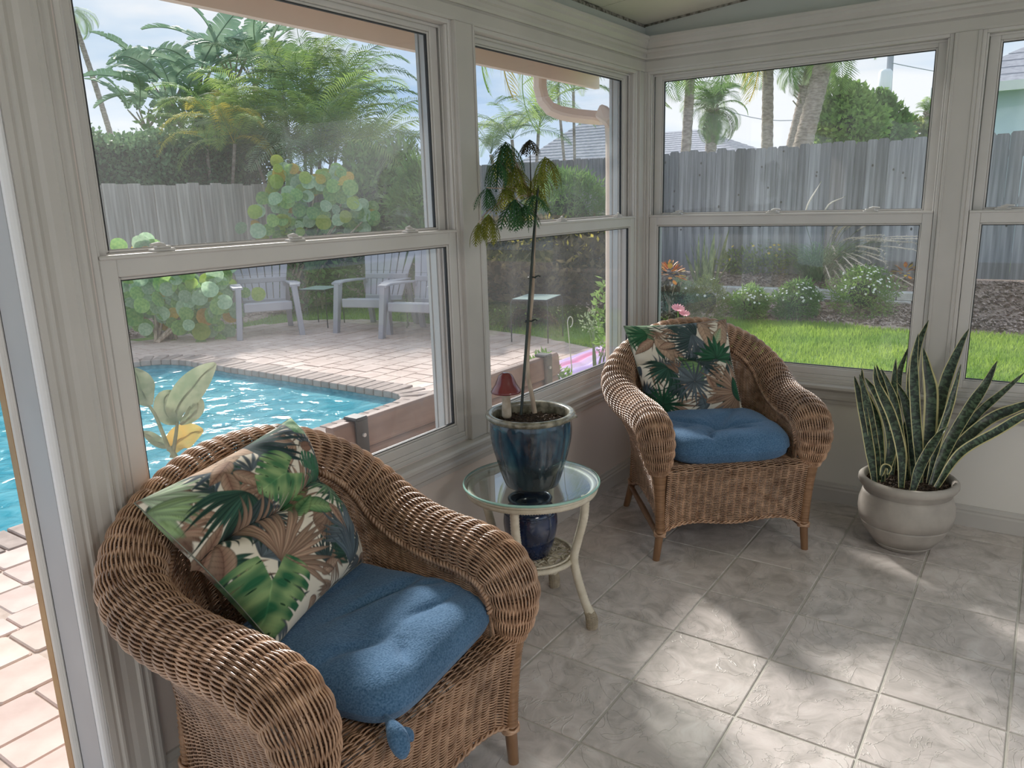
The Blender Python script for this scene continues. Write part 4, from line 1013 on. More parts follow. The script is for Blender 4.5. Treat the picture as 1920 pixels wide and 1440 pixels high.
def blade(root, pts, w, twist=0, yel=.07, face=None, cup=.25, parent=None, off=(0, 0, 0)):
    q = spline(pts, 26); n = len(q); T = unit(np.gradient(q, axis=0)); t = np.linspace(0, 1, n)
    view = unit(CAM - q.mean(0)) if face is None else np.asarray(face, float)
    X = unit(np.cross(T, view)); Nn = np.cross(X, T)
    a = twist * (t - .3); X, Nn = X * np.cos(a)[:, None] + Nn * np.sin(a)[:, None], Nn * np.cos(a)[:, None] - X * np.sin(a)[:, None]
    hw = w / 2 * np.minimum(1, .55 + 1.6 * t) * np.clip((1 - t) / .30, 0, 1) ** .62 + .0004
    P = []; c = []
    for k, f in enumerate((-1, -.86, -.5, 0, .5, .86, 1)):
        P.append(q + X * (hw * f)[:, None] + Nn * (cup * hw * (f * f) + .0012 * np.sin(t * 30 + k))[:, None]); c.append(np.stack([np.full(n, (f + 1) / 2), t * np.linalg.norm(q[-1] - q[0]), np.full(n, yel)], -1))
    P = np.stack(P, 1); c = np.stack(c, 1); b = MB(off=off); I = np.arange(n * 7).reshape(n, 7); Q = np.stack([I[:-1, :-1], I[1:, :-1], I[1:, 1:], I[:-1, 1:]], -1).reshape(-1, 4)
    b.add(P.reshape(-1, 3), Q, col=c.reshape(-1, 3)); P2_ = P - Nn[:, None, :] * .0028
    b.add(P2_.reshape(-1, 3), Q[:, ::-1], col=c.reshape(-1, 3))
    return b.build('leaf', m_snake, root, smooth=True)
o2 = np.array([*P2, .28])
sn = thing('snake_plant', 'variegated snake plant with long banded yellow-edged blades, growing in the taupe planter', 'houseplant', tuple(o2))
D2 = 3.28
def clear_wall(P, lim=-.075):
    return P if P[0] <= lim else CAM + (P - CAM) * (lim - CAM[0]) / (P[0] - CAM[0])
def sn_leaf(px, dd0, dd1, w, twist=0, yel=.07):
    n = len(px); pts = [clear_wall(at_d(x, y, D2 + dd0 + (dd1 - dd0) * i / (n - 1))) for i, (x, y) in enumerate(px)]
    blade(sn, pts, w, twist, yel, off=o2)
SN = [
    ([(1640, 905), (1632, 850), (1618, 770), (1602, 705)], -.02, -.05, .050, .3, .09), ([(1648, 900), (1640, 840), (1628, 770), (1612, 702)], -.0, -.08, .048, -.5, .05),
    ([(1655, 905), (1652, 860), (1645, 790), (1620, 730), (1616, 690)], .02, -.02, .046, .6, .13), ([(1660, 895), (1672, 830), (1655, 760), (1622, 708)], .04, .05, .058, .2, .08),
    ([(1690, 915), (1690, 850), (1672, 780), (1645, 720), (1640, 685)], -.06, -.10, .052, .2, .12), ([(1665, 880), (1672, 820), (1660, 740), (1643, 683)], .08, .1, .040, .3, .05),
    ([(1702, 900), (1690, 830), (1676, 750), (1652, 690)], .03, .0, .044, -.3, .09), ([(1672, 890), (1676, 800), (1676, 730), (1680, 672)], .05, .02, .042, .5, .08),
    ([(1678, 880), (1680, 800), (1684, 710), (1703, 652)], .10, .1, .040, -.4, .04), ([(1715, 905), (1712, 820), (1700, 760), (1680, 715)], .0, .02, .056, .2, .04),
    ([(1718, 900), (1718, 830), (1710, 740), (1718, 660), (1741, 600)], .03, .04, .060, .4, .07), ([(1725, 905), (1722, 840), (1716, 760), (1714, 680), (1722, 625)], -.03, -.04, .052, .2, .09),
    ([(1738, 905), (1742, 830), (1746, 740), (1738, 690), (1731, 652)], .05, .07, .074, -.1, .15), ([(1735, 905), (1750, 820), (1772, 720), (1800, 650), (1817, 616)], .05, .1, .062, .3, .07),
    ([(1740, 910), (1758, 830), (1778, 770), (1802, 683)], -.02, .0, .040, -.7, .12), ([(1745, 915), (1775, 840), (1815, 770), (1848, 720), (1870, 676)], -.04, .02, .058, .1, .05),
    ([(1710, 922), (1728, 870), (1762, 815), (1778, 800)], -.10, -.12, .050, .8, .05), ([(1748, 915), (1780, 850), (1830, 780), (1880, 735), (1922, 698)], .06, .16, .042, -.2, .06),
    ([(1750, 912), (1790, 845), (1850, 790), (1905, 765), (1975, 742)], .0, .05, .060, .1, .09), ([(1755, 915), (1800, 850), (1870, 808), (1930, 775), (1990, 770)], -.06, -.04, .050, -.3, .13),
    ([(1745, 912), (1752, 880), (1762, 850), (1755, 815)], .06, .05, .05, .2, .07), ([(1700, 910), (1706, 860), (1700, 800), (1716, 770)], .07, .08, .045, .2, .06),
]
for px, a, c, w, tw, ye in SN: sn_leaf(px, a, c, w * .76, tw, ye * .9)
blade(sn, [at_d(1652, 892, D2 - .05), at_d(1658, 875, D2 - .05), at_d(1667, 878, D2 - .07), at_d(1664, 890, D2 - .08)], .022, .5, .2, off=o2)

# ================================================================== OUTSIDE
GZ = -.10
m_lawn = M('lawn_soil_green', (.10, .19, .035), (.22, .34, .06), 1.5, .9, bump=.6, bscale=60, bdist=.01)
m_mulch = M('brown_mulch', (.28, .20, .16), (.52, .41, .35), 18, .95, bump=1, bscale=40, bdist=.02, lo=.3, hi=.7)
m_plaster = M('pool_plaster', (.20, .62, .70), (.26, .70, .76), 3, .6)
m_joint = M('sandy_joint', (.44, .34, .28), (.56, .45, .38), 20, .95)
m_paver = M('pink_beige_paver', (.56, .425, .365), (.70, .56, .49), 5, .85, bump=.35, bscale=60, tint=.10, hue=.012)
m_coping = M('coping_brick', (.26, .20, .17), (.42, .33, .29), 8, .85, tint=.16, bump=.3, bscale=50)

# ground -------------------------------------------------------------
gr = setting('ground')
PX0, PX1, PY0, PY1 = -9., .95, 2.50, 6.35            # pool
PX1w, PY1w = PX1, PY1
def patio_edge(y):                                   # right-hand limit of the paving at depth y
    return float(np.interp(y, [.15, .6, 1.2, 2.0, 3.2, 4.3, 5.3, 6.2, 6.8, 7.1, 7.4, 7.9], [.6, 1.6, 2.7, 3.4, 3.85, 4.05, 4.10, 4.0, 3.75, 3.4, 2.2, .6]))
b = MB()
b.box((-14, 6.6, GZ - .3), (30, 40, GZ - .015)); b.box((.2, -14, GZ - .3), (40, .16, GZ - .015)); b.box((1.15, .15, GZ - .3), (40, 6.61, GZ - .015))
b.box((-14, .15, GZ - .3), (1.16, 2.30, GZ - .016)); b.box((-14, -14, GZ - .3), (-7.2, .16, GZ - .02))
b.build('lawn_base', m_lawn, gr)
b = MB(); ys = np.linspace(.16, 7.85, 60); L_ = np.array([[-9, y, GZ - .008] for y in ys]); R_ = np.array([[patio_edge(y) + .06, y, GZ - .008] for y in ys])
ring_ = []
for i in range(59):
    y0, y1 = ys[i], ys[i + 1]; inside = (y0 > 2.33 and y1 < 6.55); x0 = 1.12 if inside else -9
    b.add([[x0, y0, GZ - .008], [patio_edge(y0) + .05, y0, GZ - .008], [patio_edge(y1) + .05, y1, GZ - .008], [x0, y1, GZ - .008]], [[0, 1, 2, 3]])
b.build('joint_sand', m_joint, gr)
# pavers: courses of mixed sizes
pv = setting('pavement')
rp = random.Random(5); cells = []
def pool_sdf(x, y):
    r = .30 if (y < 4.4 and x > -3) else .55; qx = abs(x - (PX0 + PX1) / 2) - (PX1 - PX0) / 2 + r; qy = abs(y - (PY0 + PY1) / 2) - (PY1 - PY0) / 2 + r
    return math.hypot(max(qx, 0), max(qy, 0)) + min(max(qx, qy), 0) - r
y = .17
while y < 7.8:
    h = rp.choice((.155, .235, .235)); x = -6.5 + rp.uniform(0, .2)
    while x < 4.2:
        w = rp.choice((.16, .235, .31)); e = patio_edge(y + h / 2)
        cx, cyy = x + w / 2, y + h / 2
        hole = pool_sdf(cx, cyy) < .20
        if cx < e and not hole: cells.append((x, min(x + w, e + .02), y, y + h))
        x += w
    y += h
def vis(c):
    cx, cyy = (c[0] + c[1]) / 2, (c[2] + c[3]) / 2; v = ROT.T @ (np.array([cx, cyy, GZ]) - CAM); d = -v[2]
    if d < .3: return -1
    px, py = 960 + FOC * v[0] / d, 720 - FOC * v[1] / d
    ok = (240 < px < 830 and 590 < py < 880) or (-40 < px < 140 and 980 < py < 1500) or (918 < px < 1145 and 600 < py < 745)
    return (FOC / d) ** 2 * (c[1] - c[0]) * (c[3] - c[2]) * (-v[1] / d) if ok else -1
cells.sort(key=vis, reverse=True)
pm_ = {}
for i, (a0, a1, b0, b1) in enumerate(cells):
    if i < 298 and vis(cells[i]) > 0:
        key = (round(a1 - a0, 2), round(b1 - b0, 2))
        if key not in pm_:
            w, h = key[0] / 2 - .0025, key[1] / 2 - .0025; q = MB(); v = .005; r2 = .010
            o8 = [(-w, -h + r2), (-w + r2, -h), (w - r2, -h), (w, -h + r2), (w, h - r2), (w - r2, h), (-w + r2, h), (-w, h - r2)]
            V = [(x, y_, -.03) for x, y_ in o8] + [(x, y_, -v) for x, y_ in o8] + [(x * (1 - v / w), y_ * (1 - v / h), 0) for x, y_ in o8]
            Q = [[k + 8 * l, (k + 1) % 8 + 8 * l, (k + 1) % 8 + 8 * (l + 1), k + 8 * (l + 1)] for l in (0, 1) for k in range(8)]
            q.add(V, Q + [[16, 17, 18, 19], [16, 19, 20, 23], [20, 21, 22, 23]]); me = q.mesh('paver'); me.materials.append(m_paver); pm_[key] = me
        place('paver', pm_[key], pv, loc=((a0 + a1) / 2, (b0 + b1) / 2, GZ + rp.uniform(-.003, .003)), rot=(0, 0, rp.uniform(-.008, .008)))
b = MB()
for (a0, a1, b0, b1) in cells[298:]:
    g = .004; z = GZ + rp.uniform(-.003, .002)
    b.add([[a0 + g, b0 + g, GZ - .03], [a1 - g, b0 + g, GZ - .03], [a1 - g, b1 - g, GZ - .03], [a0 + g, b1 - g, GZ - .03], [a0 + g * 2, b0 + g * 2, z], [a1 - g * 2, b0 + g * 2, z], [a1 - g * 2, b1 - g * 2, z], [a0 + g * 2, b1 - g * 2, z]],
          [[4, 5, 6, 7], [0, 1, 5, 4], [1, 2, 6, 5], [2, 3, 7, 6], [3, 0, 4, 7]])
b.build('pavers_beyond', m_paver, pv, kind='stuff')

# pool ---------------------------------------------------------------
po = thing('swimming_pool', 'turquoise swimming pool with rounded corners set in the paved deck', 'swimming pool', (-3, 4.4, GZ))
PO = np.array([-3, 4.4, GZ])
def pool_outline(grow, n=10):
    """rounded rectangle, counter-clockwise"""
    x0, x1, y0, y1 = PX0 - grow, PX1 + grow, PY0 - grow, PY1 + grow; r = .55 + grow; pts = []
    r1 = .30 + grow
    for cx, cyy, a0, rr in ((x1 - r1, y0 + r1, -PI / 2, r1), (x1 - r, y1 - r, 0, r), (x0 + r, y1 - r, PI / 2, r), (x0 + r, y0 + r, PI, r)):
        for k in range(n + 1): a = a0 + PI / 2 * k / n; pts.append((cx + rr * math.cos(a), cyy + rr * math.sin(a)))
    return np.array(pts)
O0 = pool_outline(0); n0 = len(O0)
b = MB(off=PO)
lv = [np.column_stack([O0, np.full(n0, z)]) for z in (GZ - .02, GZ - .45, GZ - 1.3)]
b.grid(np.array(lv), closev=True); b.add(np.vstack([lv[-1], [[-4, 4.4, GZ - 1.45]]]), None, [[i, (i + 1) % n0, n0] for i in range(n0)])
b.build('basin', m_plaster, po)
b = MB(off=PO); b.box((PX0 + .2, PY0 + .0, GZ - 1.2), (PX1 - .35, PY0 + .42, GZ - .42)); b.build('ledge', m_plaster, po, bevel=.03)
b = MB(off=PO); O2 = pool_outline(-.012); b.grid(np.array([np.column_stack([O2, np.full(n0, z)]) for z in (GZ - .012, GZ - .14)]), closev=True); b.build('waterline_tiles', M('blue_waterline_tile', (.10, .30, .36), (.22, .46, .52), 14, .3), po)
def water():
    m, nt, b = newmat('pool_water'); N = nt.nodes.new; L = nt.links.new; nt.nodes.remove(b)
    tc = N('ShaderNodeTexCoord'); nz = N('ShaderNodeTexNoise'); nz.inputs['Scale'].default_value = 5; nz.inputs['Detail'].default_value = 5; nz.inputs['Distortion'].default_value = .7; L(tc.outputs['Object'], nz.inputs['Vector'])
    bp = N('ShaderNodeBump'); bp.inputs['Strength'].default_value = .55; bp.inputs['Distance'].default_value = .05; L(nz.outputs[0], bp.inputs['Height'])
    gl = N('ShaderNodeBsdfGlossy'); gl.inputs['Roughness'].default_value = .03; L(bp.outputs[0], gl.inputs['Normal'])
    tr = N('ShaderNodeBsdfTransparent'); tr.inputs[0].default_value = (.42, .83, .90, 1)
    df = N('ShaderNodeBsdfDiffuse')
    cr = N('ShaderNodeValToRGB'); cr.color_ramp.elements[0].position = .4; cr.color_ramp.elements[0].color = (.08, .42, .52, 1); cr.color_ramp.elements[1].position = .65; cr.color_ramp.elements[1].color = (.25, .66, .74, 1); L(nz.outputs[0], cr.inputs[0]); L(cr.outputs[0], df.inputs[0])
    m0 = N('ShaderNodeMixShader'); m0.inputs[0].default_value = .55; L(tr.outputs[0], m0.inputs[1]); L(df.outputs[0], m0.inputs[2])
    
    mx = N('ShaderNodeMixShader'); L(schlick(nt, .02, bp.outputs[0], .8), mx.inputs[0]); L(m0.outputs[0], mx.inputs[1]); L(gl.outputs[0], mx.inputs[2]); L(mx.outputs[0], nt.nodes['Material Output'].inputs[0]); return m
b = MB(off=PO); O3 = pool_outline(-.005); V = np.vstack([np.column_stack([O3, np.full(n0, GZ - .085)]), [[-4, 4.4, GZ - .085]]])
b.add(V, None, [[i, (i + 1) % n0, n0] for i in range(n0)]); b.build('water', water(), po)
# coping bricks round the rim
cpn = 0; O = pool_outline(0, 8); per = np.vstack([O, O[:1]]); d = np.concatenate([[0], np.cumsum(np.linalg.norm(np.diff(per, axis=0), axis=1))])
bw = .112; nb = int(d[-1] / bw); q = MB(); q.box((-.052, -.035, -.05), (.052, .25, .012)); bm_ = q.mesh('brick'); bm_.materials.append(m_coping)
rest = MB(off=PO)
for i in range(nb):
    s = (i + .5) / nb * d[-1]; x = np.interp(s, d, per[:, 0]); y = np.interp(s, d, per[:, 1]); s2 = s + .02; tx = np.interp(s2, d, per[:, 0]) - np.interp(s - .02, d, per[:, 0]); ty = np.interp(s2, d, per[:, 1]) - np.interp(s - .02, d, per[:, 1]); a = math.atan2(ty, tx) + PI
    if x > -3.4: place('brick', bm_, po, loc=(x - PO[0], y - PO[1], rp.uniform(-.003, .003)), rot=(0, 0, a), bevel=.006)
    else: rest.box((-.052, -.035, -.05), (.052, .25, .012), rotz(a), (x, y, GZ))
rest.build('bricks_beyond', m_coping, po, kind='stuff')

# mulch beds -----------------------------------------------------------
b = MB()
yy = np.linspace(-9, 10.2, 50); wav = .10 * np.sin(yy * 1.7) + .06 * np.sin(yy * 4.1)
P = []
for f, z in ((0, GZ - .01), (.25, GZ + .03), (.8, GZ + .07), (1.1, GZ + .15), (1.4, GZ + .26), (1.75, GZ + .40), (2.6, GZ + .42)):
    P.append(np.column_stack([6.25 + f * 1.0 - (yy + 2) * .06 * (1 if f < .5 else .3) + wav * (1 if f < .2 else 0), yy, np.full(50, z)]))
b.grid(np.array(P)); b.build('mulch_bed', m_mulch, gr, smooth=True)
b = MB(); xs_ = np.linspace(-9, 8, 40); P = []
for f, z in ((0, GZ - .012), (.25, GZ + .03), (1.6, GZ + .05)):
    P.append(np.column_stack([xs_, 7.95 - .35 * np.clip((xs_ - 1) / 3, -.2, 1) + f + .08 * np.sin(xs_ * 2) * (f == 0) + .9 * np.clip((xs_ - 3.4) / 2, 0, 1) * (f == 0), np.full(40, z)]))
b.grid(np.array(P)); b.build('mulch_bed', m_mulch, gr, smooth=True)
r = np.random.default_rng(8); b = MB(); n = 12000
X = np.where(r.random(n) < .8, r.uniform(6.2, 7.95, n), r.uniform(1, 4, n)); Y = np.where(X > 5, r.uniform(-3, 3.5, n), r.uniform(7.9, 8.9, n)); Z = np.where(X > 5, GZ + .01 + np.interp(X - 6.25 + (Y + 2) * .02, [0, .25, .8, 1.1, 1.4, 1.75], [0, .03, .07, .15, .26, .40]), GZ + .03)
A = r.uniform(0, PI, n); s = r.uniform(.012, .04, n); tl = r.normal(0, .4, n); c, sn_ = np.cos(A), np.sin(A); wv = s * .35
V = np.stack([np.stack([X - s * c + wv * sn_, Y - s * sn_ - wv * c, Z + s * tl], -1), np.stack([X + s * c + wv * sn_, Y + s * sn_ - wv * c, Z - s * tl * .5 + .02], -1), np.stack([X + s * c - wv * sn_, Y + s * sn_ + wv * c, Z + .015], -1), np.stack([X - s * c - wv * sn_, Y - s * sn_ + wv * c, Z + s * tl + .012], -1)], 1)
b.add(V.reshape(-1, 3), np.arange(n * 4).reshape(n, 4)); b.build('mulch_chips', M('bark_chips', (.20, .14, .11), (.64, .51, .45), 30, .9, lo=.3, hi=.7), gr, kind='stuff')

# lawn blades --------------------------------------------------------------
m_blade = leafmat('grass_blades', (.15, .30, .045), (.32, .46, .085), .9, .45, .6, .0, 0)
n = 110000; r = np.random.default_rng(9)
X = .35 + 6.3 * r.random(n) ** .85; Y = r.uniform(-4.2, 2.6, n); k2 = n // 7
X[:k2] = r.uniform(2.6, 7.8, k2); Y[:k2] = r.uniform(2.0, 8.2, k2)
edge_x = np.interp(Y, [.15, .6, 1.2, 2.0, 3.2, 4.3, 5.3, 6.2, 6.8, 7.1, 7.4, 7.9, 9], [.35, 1.6, 2.7, 3.4, 3.85, 4.05, 4.10, 4.0, 3.75, 3.4, 2.2, .6, .6], left=.2)
lim = 6.25 - (Y + 2) * .06 + .10 * np.sin(Y * 1.7) + .06 * np.sin(Y * 4.1)
ok = (X > edge_x + .06) & (X < lim + .02); X, Y = X[ok], Y[ok]; n = len(X)
hh = r.uniform(.03, .065, n); A = r.uniform(0, 2 * PI, n); wv = r.uniform(.0018, .0042, n) * (1 + X * .25); le = r.uniform(0, .035, n); l2 = r.uniform(0, 2 * PI, n)
base = np.stack([X, Y, np.full(n, GZ - .015)], -1); dx = np.stack([np.cos(A) * wv, np.sin(A) * wv, 0 * A], -1); tip = base + np.stack([np.cos(l2) * le, np.sin(l2) * le, hh], -1)
b = MB(); b.add(np.stack([base - dx, base + dx, tip], 1).reshape(-1, 3), None, np.arange(n * 3).reshape(n, 3)); g_ = b.build('grass', m_blade, None, kind='stuff'); tag(g_, 'bright green lawn grass beyond the windows, up to the mulch beds', 'grass')

# fences -----------------------------------------------------------------
m_fence = M('silvered_fence_board', (.15, .145, .155), (.40, .39, .415), 20, .9, stretch=(1, 1, .05), bump=.5, tint=.32, hue=.006, lo=.3, hi=.7)
m_fence2 = M('pale_weathered_fence_board', (.34, .30, .27), (.60, .55, .51), 18, .9, stretch=(1, 1, .05), bump=.5, tint=.14, hue=.006)
m_knot = M('dark_knot', (.07, .055, .045), None, 4, .9)
def fence(name, label, a, c, z0, H, pw, mat, dog, stagger):
    a, c = np.array(a, float), np.array(c, float); L = np.linalg.norm(c - a); ang = math.atan2(c[1] - a[1], c[0] - a[0]); root = thing(name, label, 'fence', (a[0], a[1], z0), ang)
    x = 0; r = random.Random(len(name) + int(H * 10)); k = 0
    while x < L and k < 299:
        w = pw * r.uniform(.92, 1.06); h = H + r.uniform(-.025, .02); q = MB(); c0 = .02 if dog else .004; t = .018; y0 = (k % 2) * stagger
        pr = [(0, 0), (w - .001, 0), (w - .001, h - c0 * 1.4), (w - .001 - c0, h), (c0, h), (0, h - c0 * 1.4)]
        q.extrude(pr, lambda p: (p[0], y0, p[1]), lambda p: (p[0], y0 + t, p[1])); o = q.build('plank', mat, root); o.location = (x, 0, 0); o.rotation_euler = (r.uniform(-.006, .006), r.uniform(-.006, .006), 0)
        if r.random() < .55 and dog:
            for _ in range(r.randint(1, 2)):
                q = MB(); q.lathe([(0, 0), (.013, 0), (.013, .003), (0, .003)], 9); kn = q.build('knot', m_knot, o); kn.location = (w * r.uniform(.25, .75), y0 + t + .001, h * r.uniform(.35, .96)); kn.rotation_euler = (-PI / 2, 0, 0); kn.scale = (1, r.uniform(1, 1.7), 1)
        x += w + (stagger and -.012); k += 1
    for z in (.25, H * .52, H - .3):
        q = MB(); q.box((0, -.045, z), (L, -.002, z + .085)); q.build('rail', mat, root)
    return root
fence('plank_fence', 'tall grey weathered dog-ear plank fence behind the flower bed', (8.0, -5.4), (8.0, 9.2), .32, 1.83, .150, m_fence, True, .0)
fence('board_fence', 'pale weathered board fence with staggered boards beyond the pool', (8.06, 9.3), (-5.5, 9.3), GZ, 1.99, .21, m_fence2, False, .028)
# low garden wall of pale blocks ---------------------------------------------
m_block = M('pale_garden_block', (.52, .51, .50), (.68, .67, .66), 12, .9, bump=.5, tint=.08)
gw = thing('garden_wall', 'low retaining wall of pale concrete blocks in the flower bed', 'wall', (7.3, -2, GZ + .07))
q = MB(); q.box((-.09, -.185, 0), (.09, .185, .105)); bme = q.mesh('block'); bme.materials.append(m_block)
for row in range(2):
    for k in range(12):
        place('block', bme, gw, loc=(.08 - k * .02 + row * .015, 2.0 + k * .38 + (row % 2) * .19 - .6, row * .108), rot=(0, 0, rp.uniform(-.05, .05)), bevel=.008)

# ------------------------------------------------------------------ plants
def leafcloud(mb, c, R, n, L, W, seed, shell=.55, updir=.4, quad=True):
    r = np.random.default_rng(seed); d = unit(r.normal(size=(n, 3))); d[:, 2] = np.where(d[:, 2] < -.85, -d[:, 2], d[:, 2])
    rad = (shell + (1 - shell) * r.random(n)) ** .7; lump = 1 + .16 * np.sin(d[:, 0] * 5 + seed) * np.cos(d[:, 1] * 4 + seed * 2) + .1 * np.sin(d[:, 2] * 7)
    P = np.array(c) + d * (rad * lump)[:, None] * np.array(R)
    ax = unit(r.normal(size=(n, 3)) * .8 + d * .7 + np.array([0, 0, updir])); bx = unit(np.cross(ax, r.normal(size=(n, 3)))); l = L * r.uniform(.6, 1.3, n)[:, None]; w = W * r.uniform(.7, 1.2, n)[:, None]
    V = np.stack([P, P + ax * l * .5 + bx * w * .5, P + ax * l, P + ax * l * .5 - bx * w * .5], 1); mb.add(V.reshape(-1, 3), np.arange(n * 4).reshape(n, 4))
def blob(mb, c, R, n=14, seed=0):
    a = np.linspace(0, 2 * PI, n, endpoint=False); p = np.linspace(.05, PI - .05, n // 2)
    A, Pp = np.meshgrid(a, p); k = 1 + .12 * np.sin(A * 3 + seed) * np.sin(Pp * 2)
    mb.grid(np.stack([c[0] + R[0] * k * np.sin(Pp) * np.cos(A), c[1] + R[1] * k * np.sin(Pp) * np.sin(A), c[2] + R[2] * k * np.cos(Pp)], -1), closev=True)
m_dark = M('shaded_foliage_core', (.012, .025, .012), (.025, .045, .02), 6, 1)  # near-black core: shade inside the foliage put into its colour
m_hedge = leafmat('hedge_leaf', (.07, .17, .075), (.19, .31, .15), 2.5, .3, .35, 0, 0)
m_lf = {k: leafmat('leaf_' + k, a, c, 2.0, .4, .45, 0, 0) for k, a, c in (
    ('fresh', (.15, .28, .07), (.30, .44, .13)), ('mid', (.08, .18, .05), (.18, .31, .09)), ('olive', (.12, .17, .05), (.24, .28, .09)),
    ('bright', (.20, .28, .07), (.36, .42, .12)), ('grey', (.22, .28, .17), (.28, .34, .2)), ('yellow', (.42, .38, .06), (.62, .52, .10)), ('croton', (.055, .05, .035), (.16, .13, .05)))}
m_white = M('white_petal', (.85, .85, .82), None, 4, .6); m_orange = M('orange_croton_leaf', (.75, .16, .02), (.90, .42, .04), 14, .5); m_yelf = M('yellow_flower', (.80, .52, .04), (.9, .7, .1), 14, .5)
m_pink = M('pink_petal', (.85, .28, .34), (.92, .42, .46), 20, .5)
def bush(name, label, cat, c, R, n, L, W, mat, seed, flowers=None, stem=True, group=None, z0=None):
    zb = c[2] - R[2] if z0 is None else z0; t = thing(name, label, cat, (c[0], c[1], zb), group=group); off = (c[0], c[1], zb)
    b = MB(off=off); leafcloud(b, c, R, n, L, W, seed); b.build('foliage', mat, t, kind='stuff')
    b = MB(off=off); blob(b, (c[0], c[1], c[2] - R[2] * .1), (R[0] * .42, R[1] * .42, R[2] * .5), seed=seed); b.build('shade_core', m_dark, t, smooth=True)
    if stem: b = MB(off=off); b.tube([(c[0], c[1], zb - .05), (c[0], c[1], c[2])], .018, 6); b.build('stem', m_bark, t)
    if flowers:
        fm, fn, fs = flowers; r = np.random.default_rng(seed + 50); q = MB(); k = 7
        for j in range(k): a = 2 * PI * j / k; q.add([[0, 0, 0], [fs * math.cos(a - .35), fs * math.sin(a - .35), .004], [fs * 1.15 * math.cos(a), fs * 1.15 * math.sin(a), .0], [fs * math.cos(a + .35), fs * math.sin(a + .35), .004]], [[0, 1, 2, 3]])
        me = q.mesh('flower'); me.materials.append(fm)
        for j in range(fn):
            d = unit(r.normal(size=3)); d[2] = abs(d[2]) * 1.2 + .15; d = unit(d); toward = unit(np.array([CAM[0] - c[0], CAM[1] - c[1], 0])); d = unit(d + toward * .6)
            p = np.array(c) + d * np.array(R) * r.uniform(.98, 1.15); o = place('flower', me, t, loc=tuple(p - np.array(off)), rot=tuple(Vector(d + np.array([0, 0, .3])).to_track_quat('Z', 'Y').to_euler()))
    return t
# hedge beyond the left fence
hb = thing('clipped_hedge', 'long dense dark green clipped hedge rising behind the pale board fence', 'hedge', (2.5, 11.1, GZ)); b = MB(off=(2.5, 11.1, GZ)); r = np.random.default_rng(4)
n = 26000; X = r.uniform(-2.2, 6.2, n); T_ = r.random(n); top = 2.75 + .16 * np.sin(X * 1.3) + .10 * np.sin(X * 3.7) - .16 * np.clip(X - 4.5, 0, 3)
Zf = np.where(T_ < .62, 1.3 + (top - 1.3) * r.random(n), top + r.normal(0, .05, n)); Yf = np.where(T_ < .62, 10.15 + r.normal(0, .08, n) + .12 * np.sin(X * 4) * np.sin(Zf * 5), r.uniform(10.2, 11.8, n))
P = np.stack([X, Yf, Zf], -1); ax = unit(r.normal(size=(n, 3)) + np.array([0, -.5, .6])); bx = unit(np.cross(ax, r.normal(size=(n, 3)))); l, w = .085, .05
b.add(np.stack([P, P + ax * l * .5 + bx * w * .5, P + ax * l, P + ax * l * .5 - bx * w * .5], 1).reshape(-1, 3), np.arange(n * 4).reshape(n, 4)); b.build('foliage', m_hedge, hb, kind='stuff')
b = MB(off=(2.5, 11.1, GZ)); b.box((-2.2, 10.25, GZ), (5.6, 11.8, 2.5)); b.build('hedge_shade_core', m_dark, hb)

# palms -----------------------------------------------------------------------
def frond_mesh(L, n, ll, lw, droop, up, vee, seed, two=False):
    r = np.random.default_rng(seed); t = np.linspace(0, 1, n); ang = up - droop * t ** 1.3
    dx = np.cos(ang) * L / n; dz = np.sin(ang) * L / n; P = np.stack([np.cumsum(dx), 0 * t, np.cumsum(dz)], -1); T = unit(np.gradient(P, axis=0)); Nn = np.stack([-T[:, 2], 0 * t, T[:, 0]], -1); Y = np.array([0, 1., 0])
    b = MB(); b.grid(np.stack([P + Y * .012 * (1 - .7 * t)[:, None], P - Nn * .008, P - Y * .012 * (1 - .7 * t)[:, None], P + Nn * .006], 1), closev=True)
    k = np.arange(int(n * .14), n); 
    for s in (-1, 1):
        tt = t[k]; l = ll * np.sin(PI * np.clip(tt * .86 + .12, 0, 1)) ** .7 * r.uniform(.85, 1.1, len(k)); d = unit(T[k] * (.45 + .5 * tt[:, None]) + Y * s + Nn[k] * (vee * r.uniform(.5, 1.4, len(k)))[:, None])
        p = P[k]; m1 = p + d * (l * .5)[:, None]; e = p + d * l[:, None] + np.array([0, 0, -1.]) * (l * .30)[:, None]; w = T[k] * lw
        V = np.stack([p, m1 - w, e, m1 + w], 1); b.add(V.reshape(-1, 3), np.arange(len(k) * 4).reshape(-1, 4))
    return b.mesh('frond')
def withmat(me, mat): m2 = me.copy(); m2.materials.clear(); m2.materials.append(mat); return m2
FR = [frond_mesh(2.0, 46, .46, .014, 1.5, 1.15, .25, i) for i in range(3)]
FR2 = [frond_mesh(1.6, 34, .5, .018, 2.1, 1.0, .1, i + 9) for i in range(2)]
m_fr = {k: leafmat('frond_' + k, a, c, 1.2, .45, .4, .2, .01) for k, a, c in (('green', (.11, .20, .075), (.21, .33, .12)), ('bright', (.20, .32, .08), (.35, .47, .14)), ('yellow', (.50, .44, .06), (.66, .56, .10)), ('dusty', (.16, .24, .14), (.28, .36, .2)))}
m_trunk = M('grey_palm_trunk', (.26, .21, .18), (.46, .38, .33), 10, .95, stretch=(1, 1, 2.5), bump=1, bdist=.02)
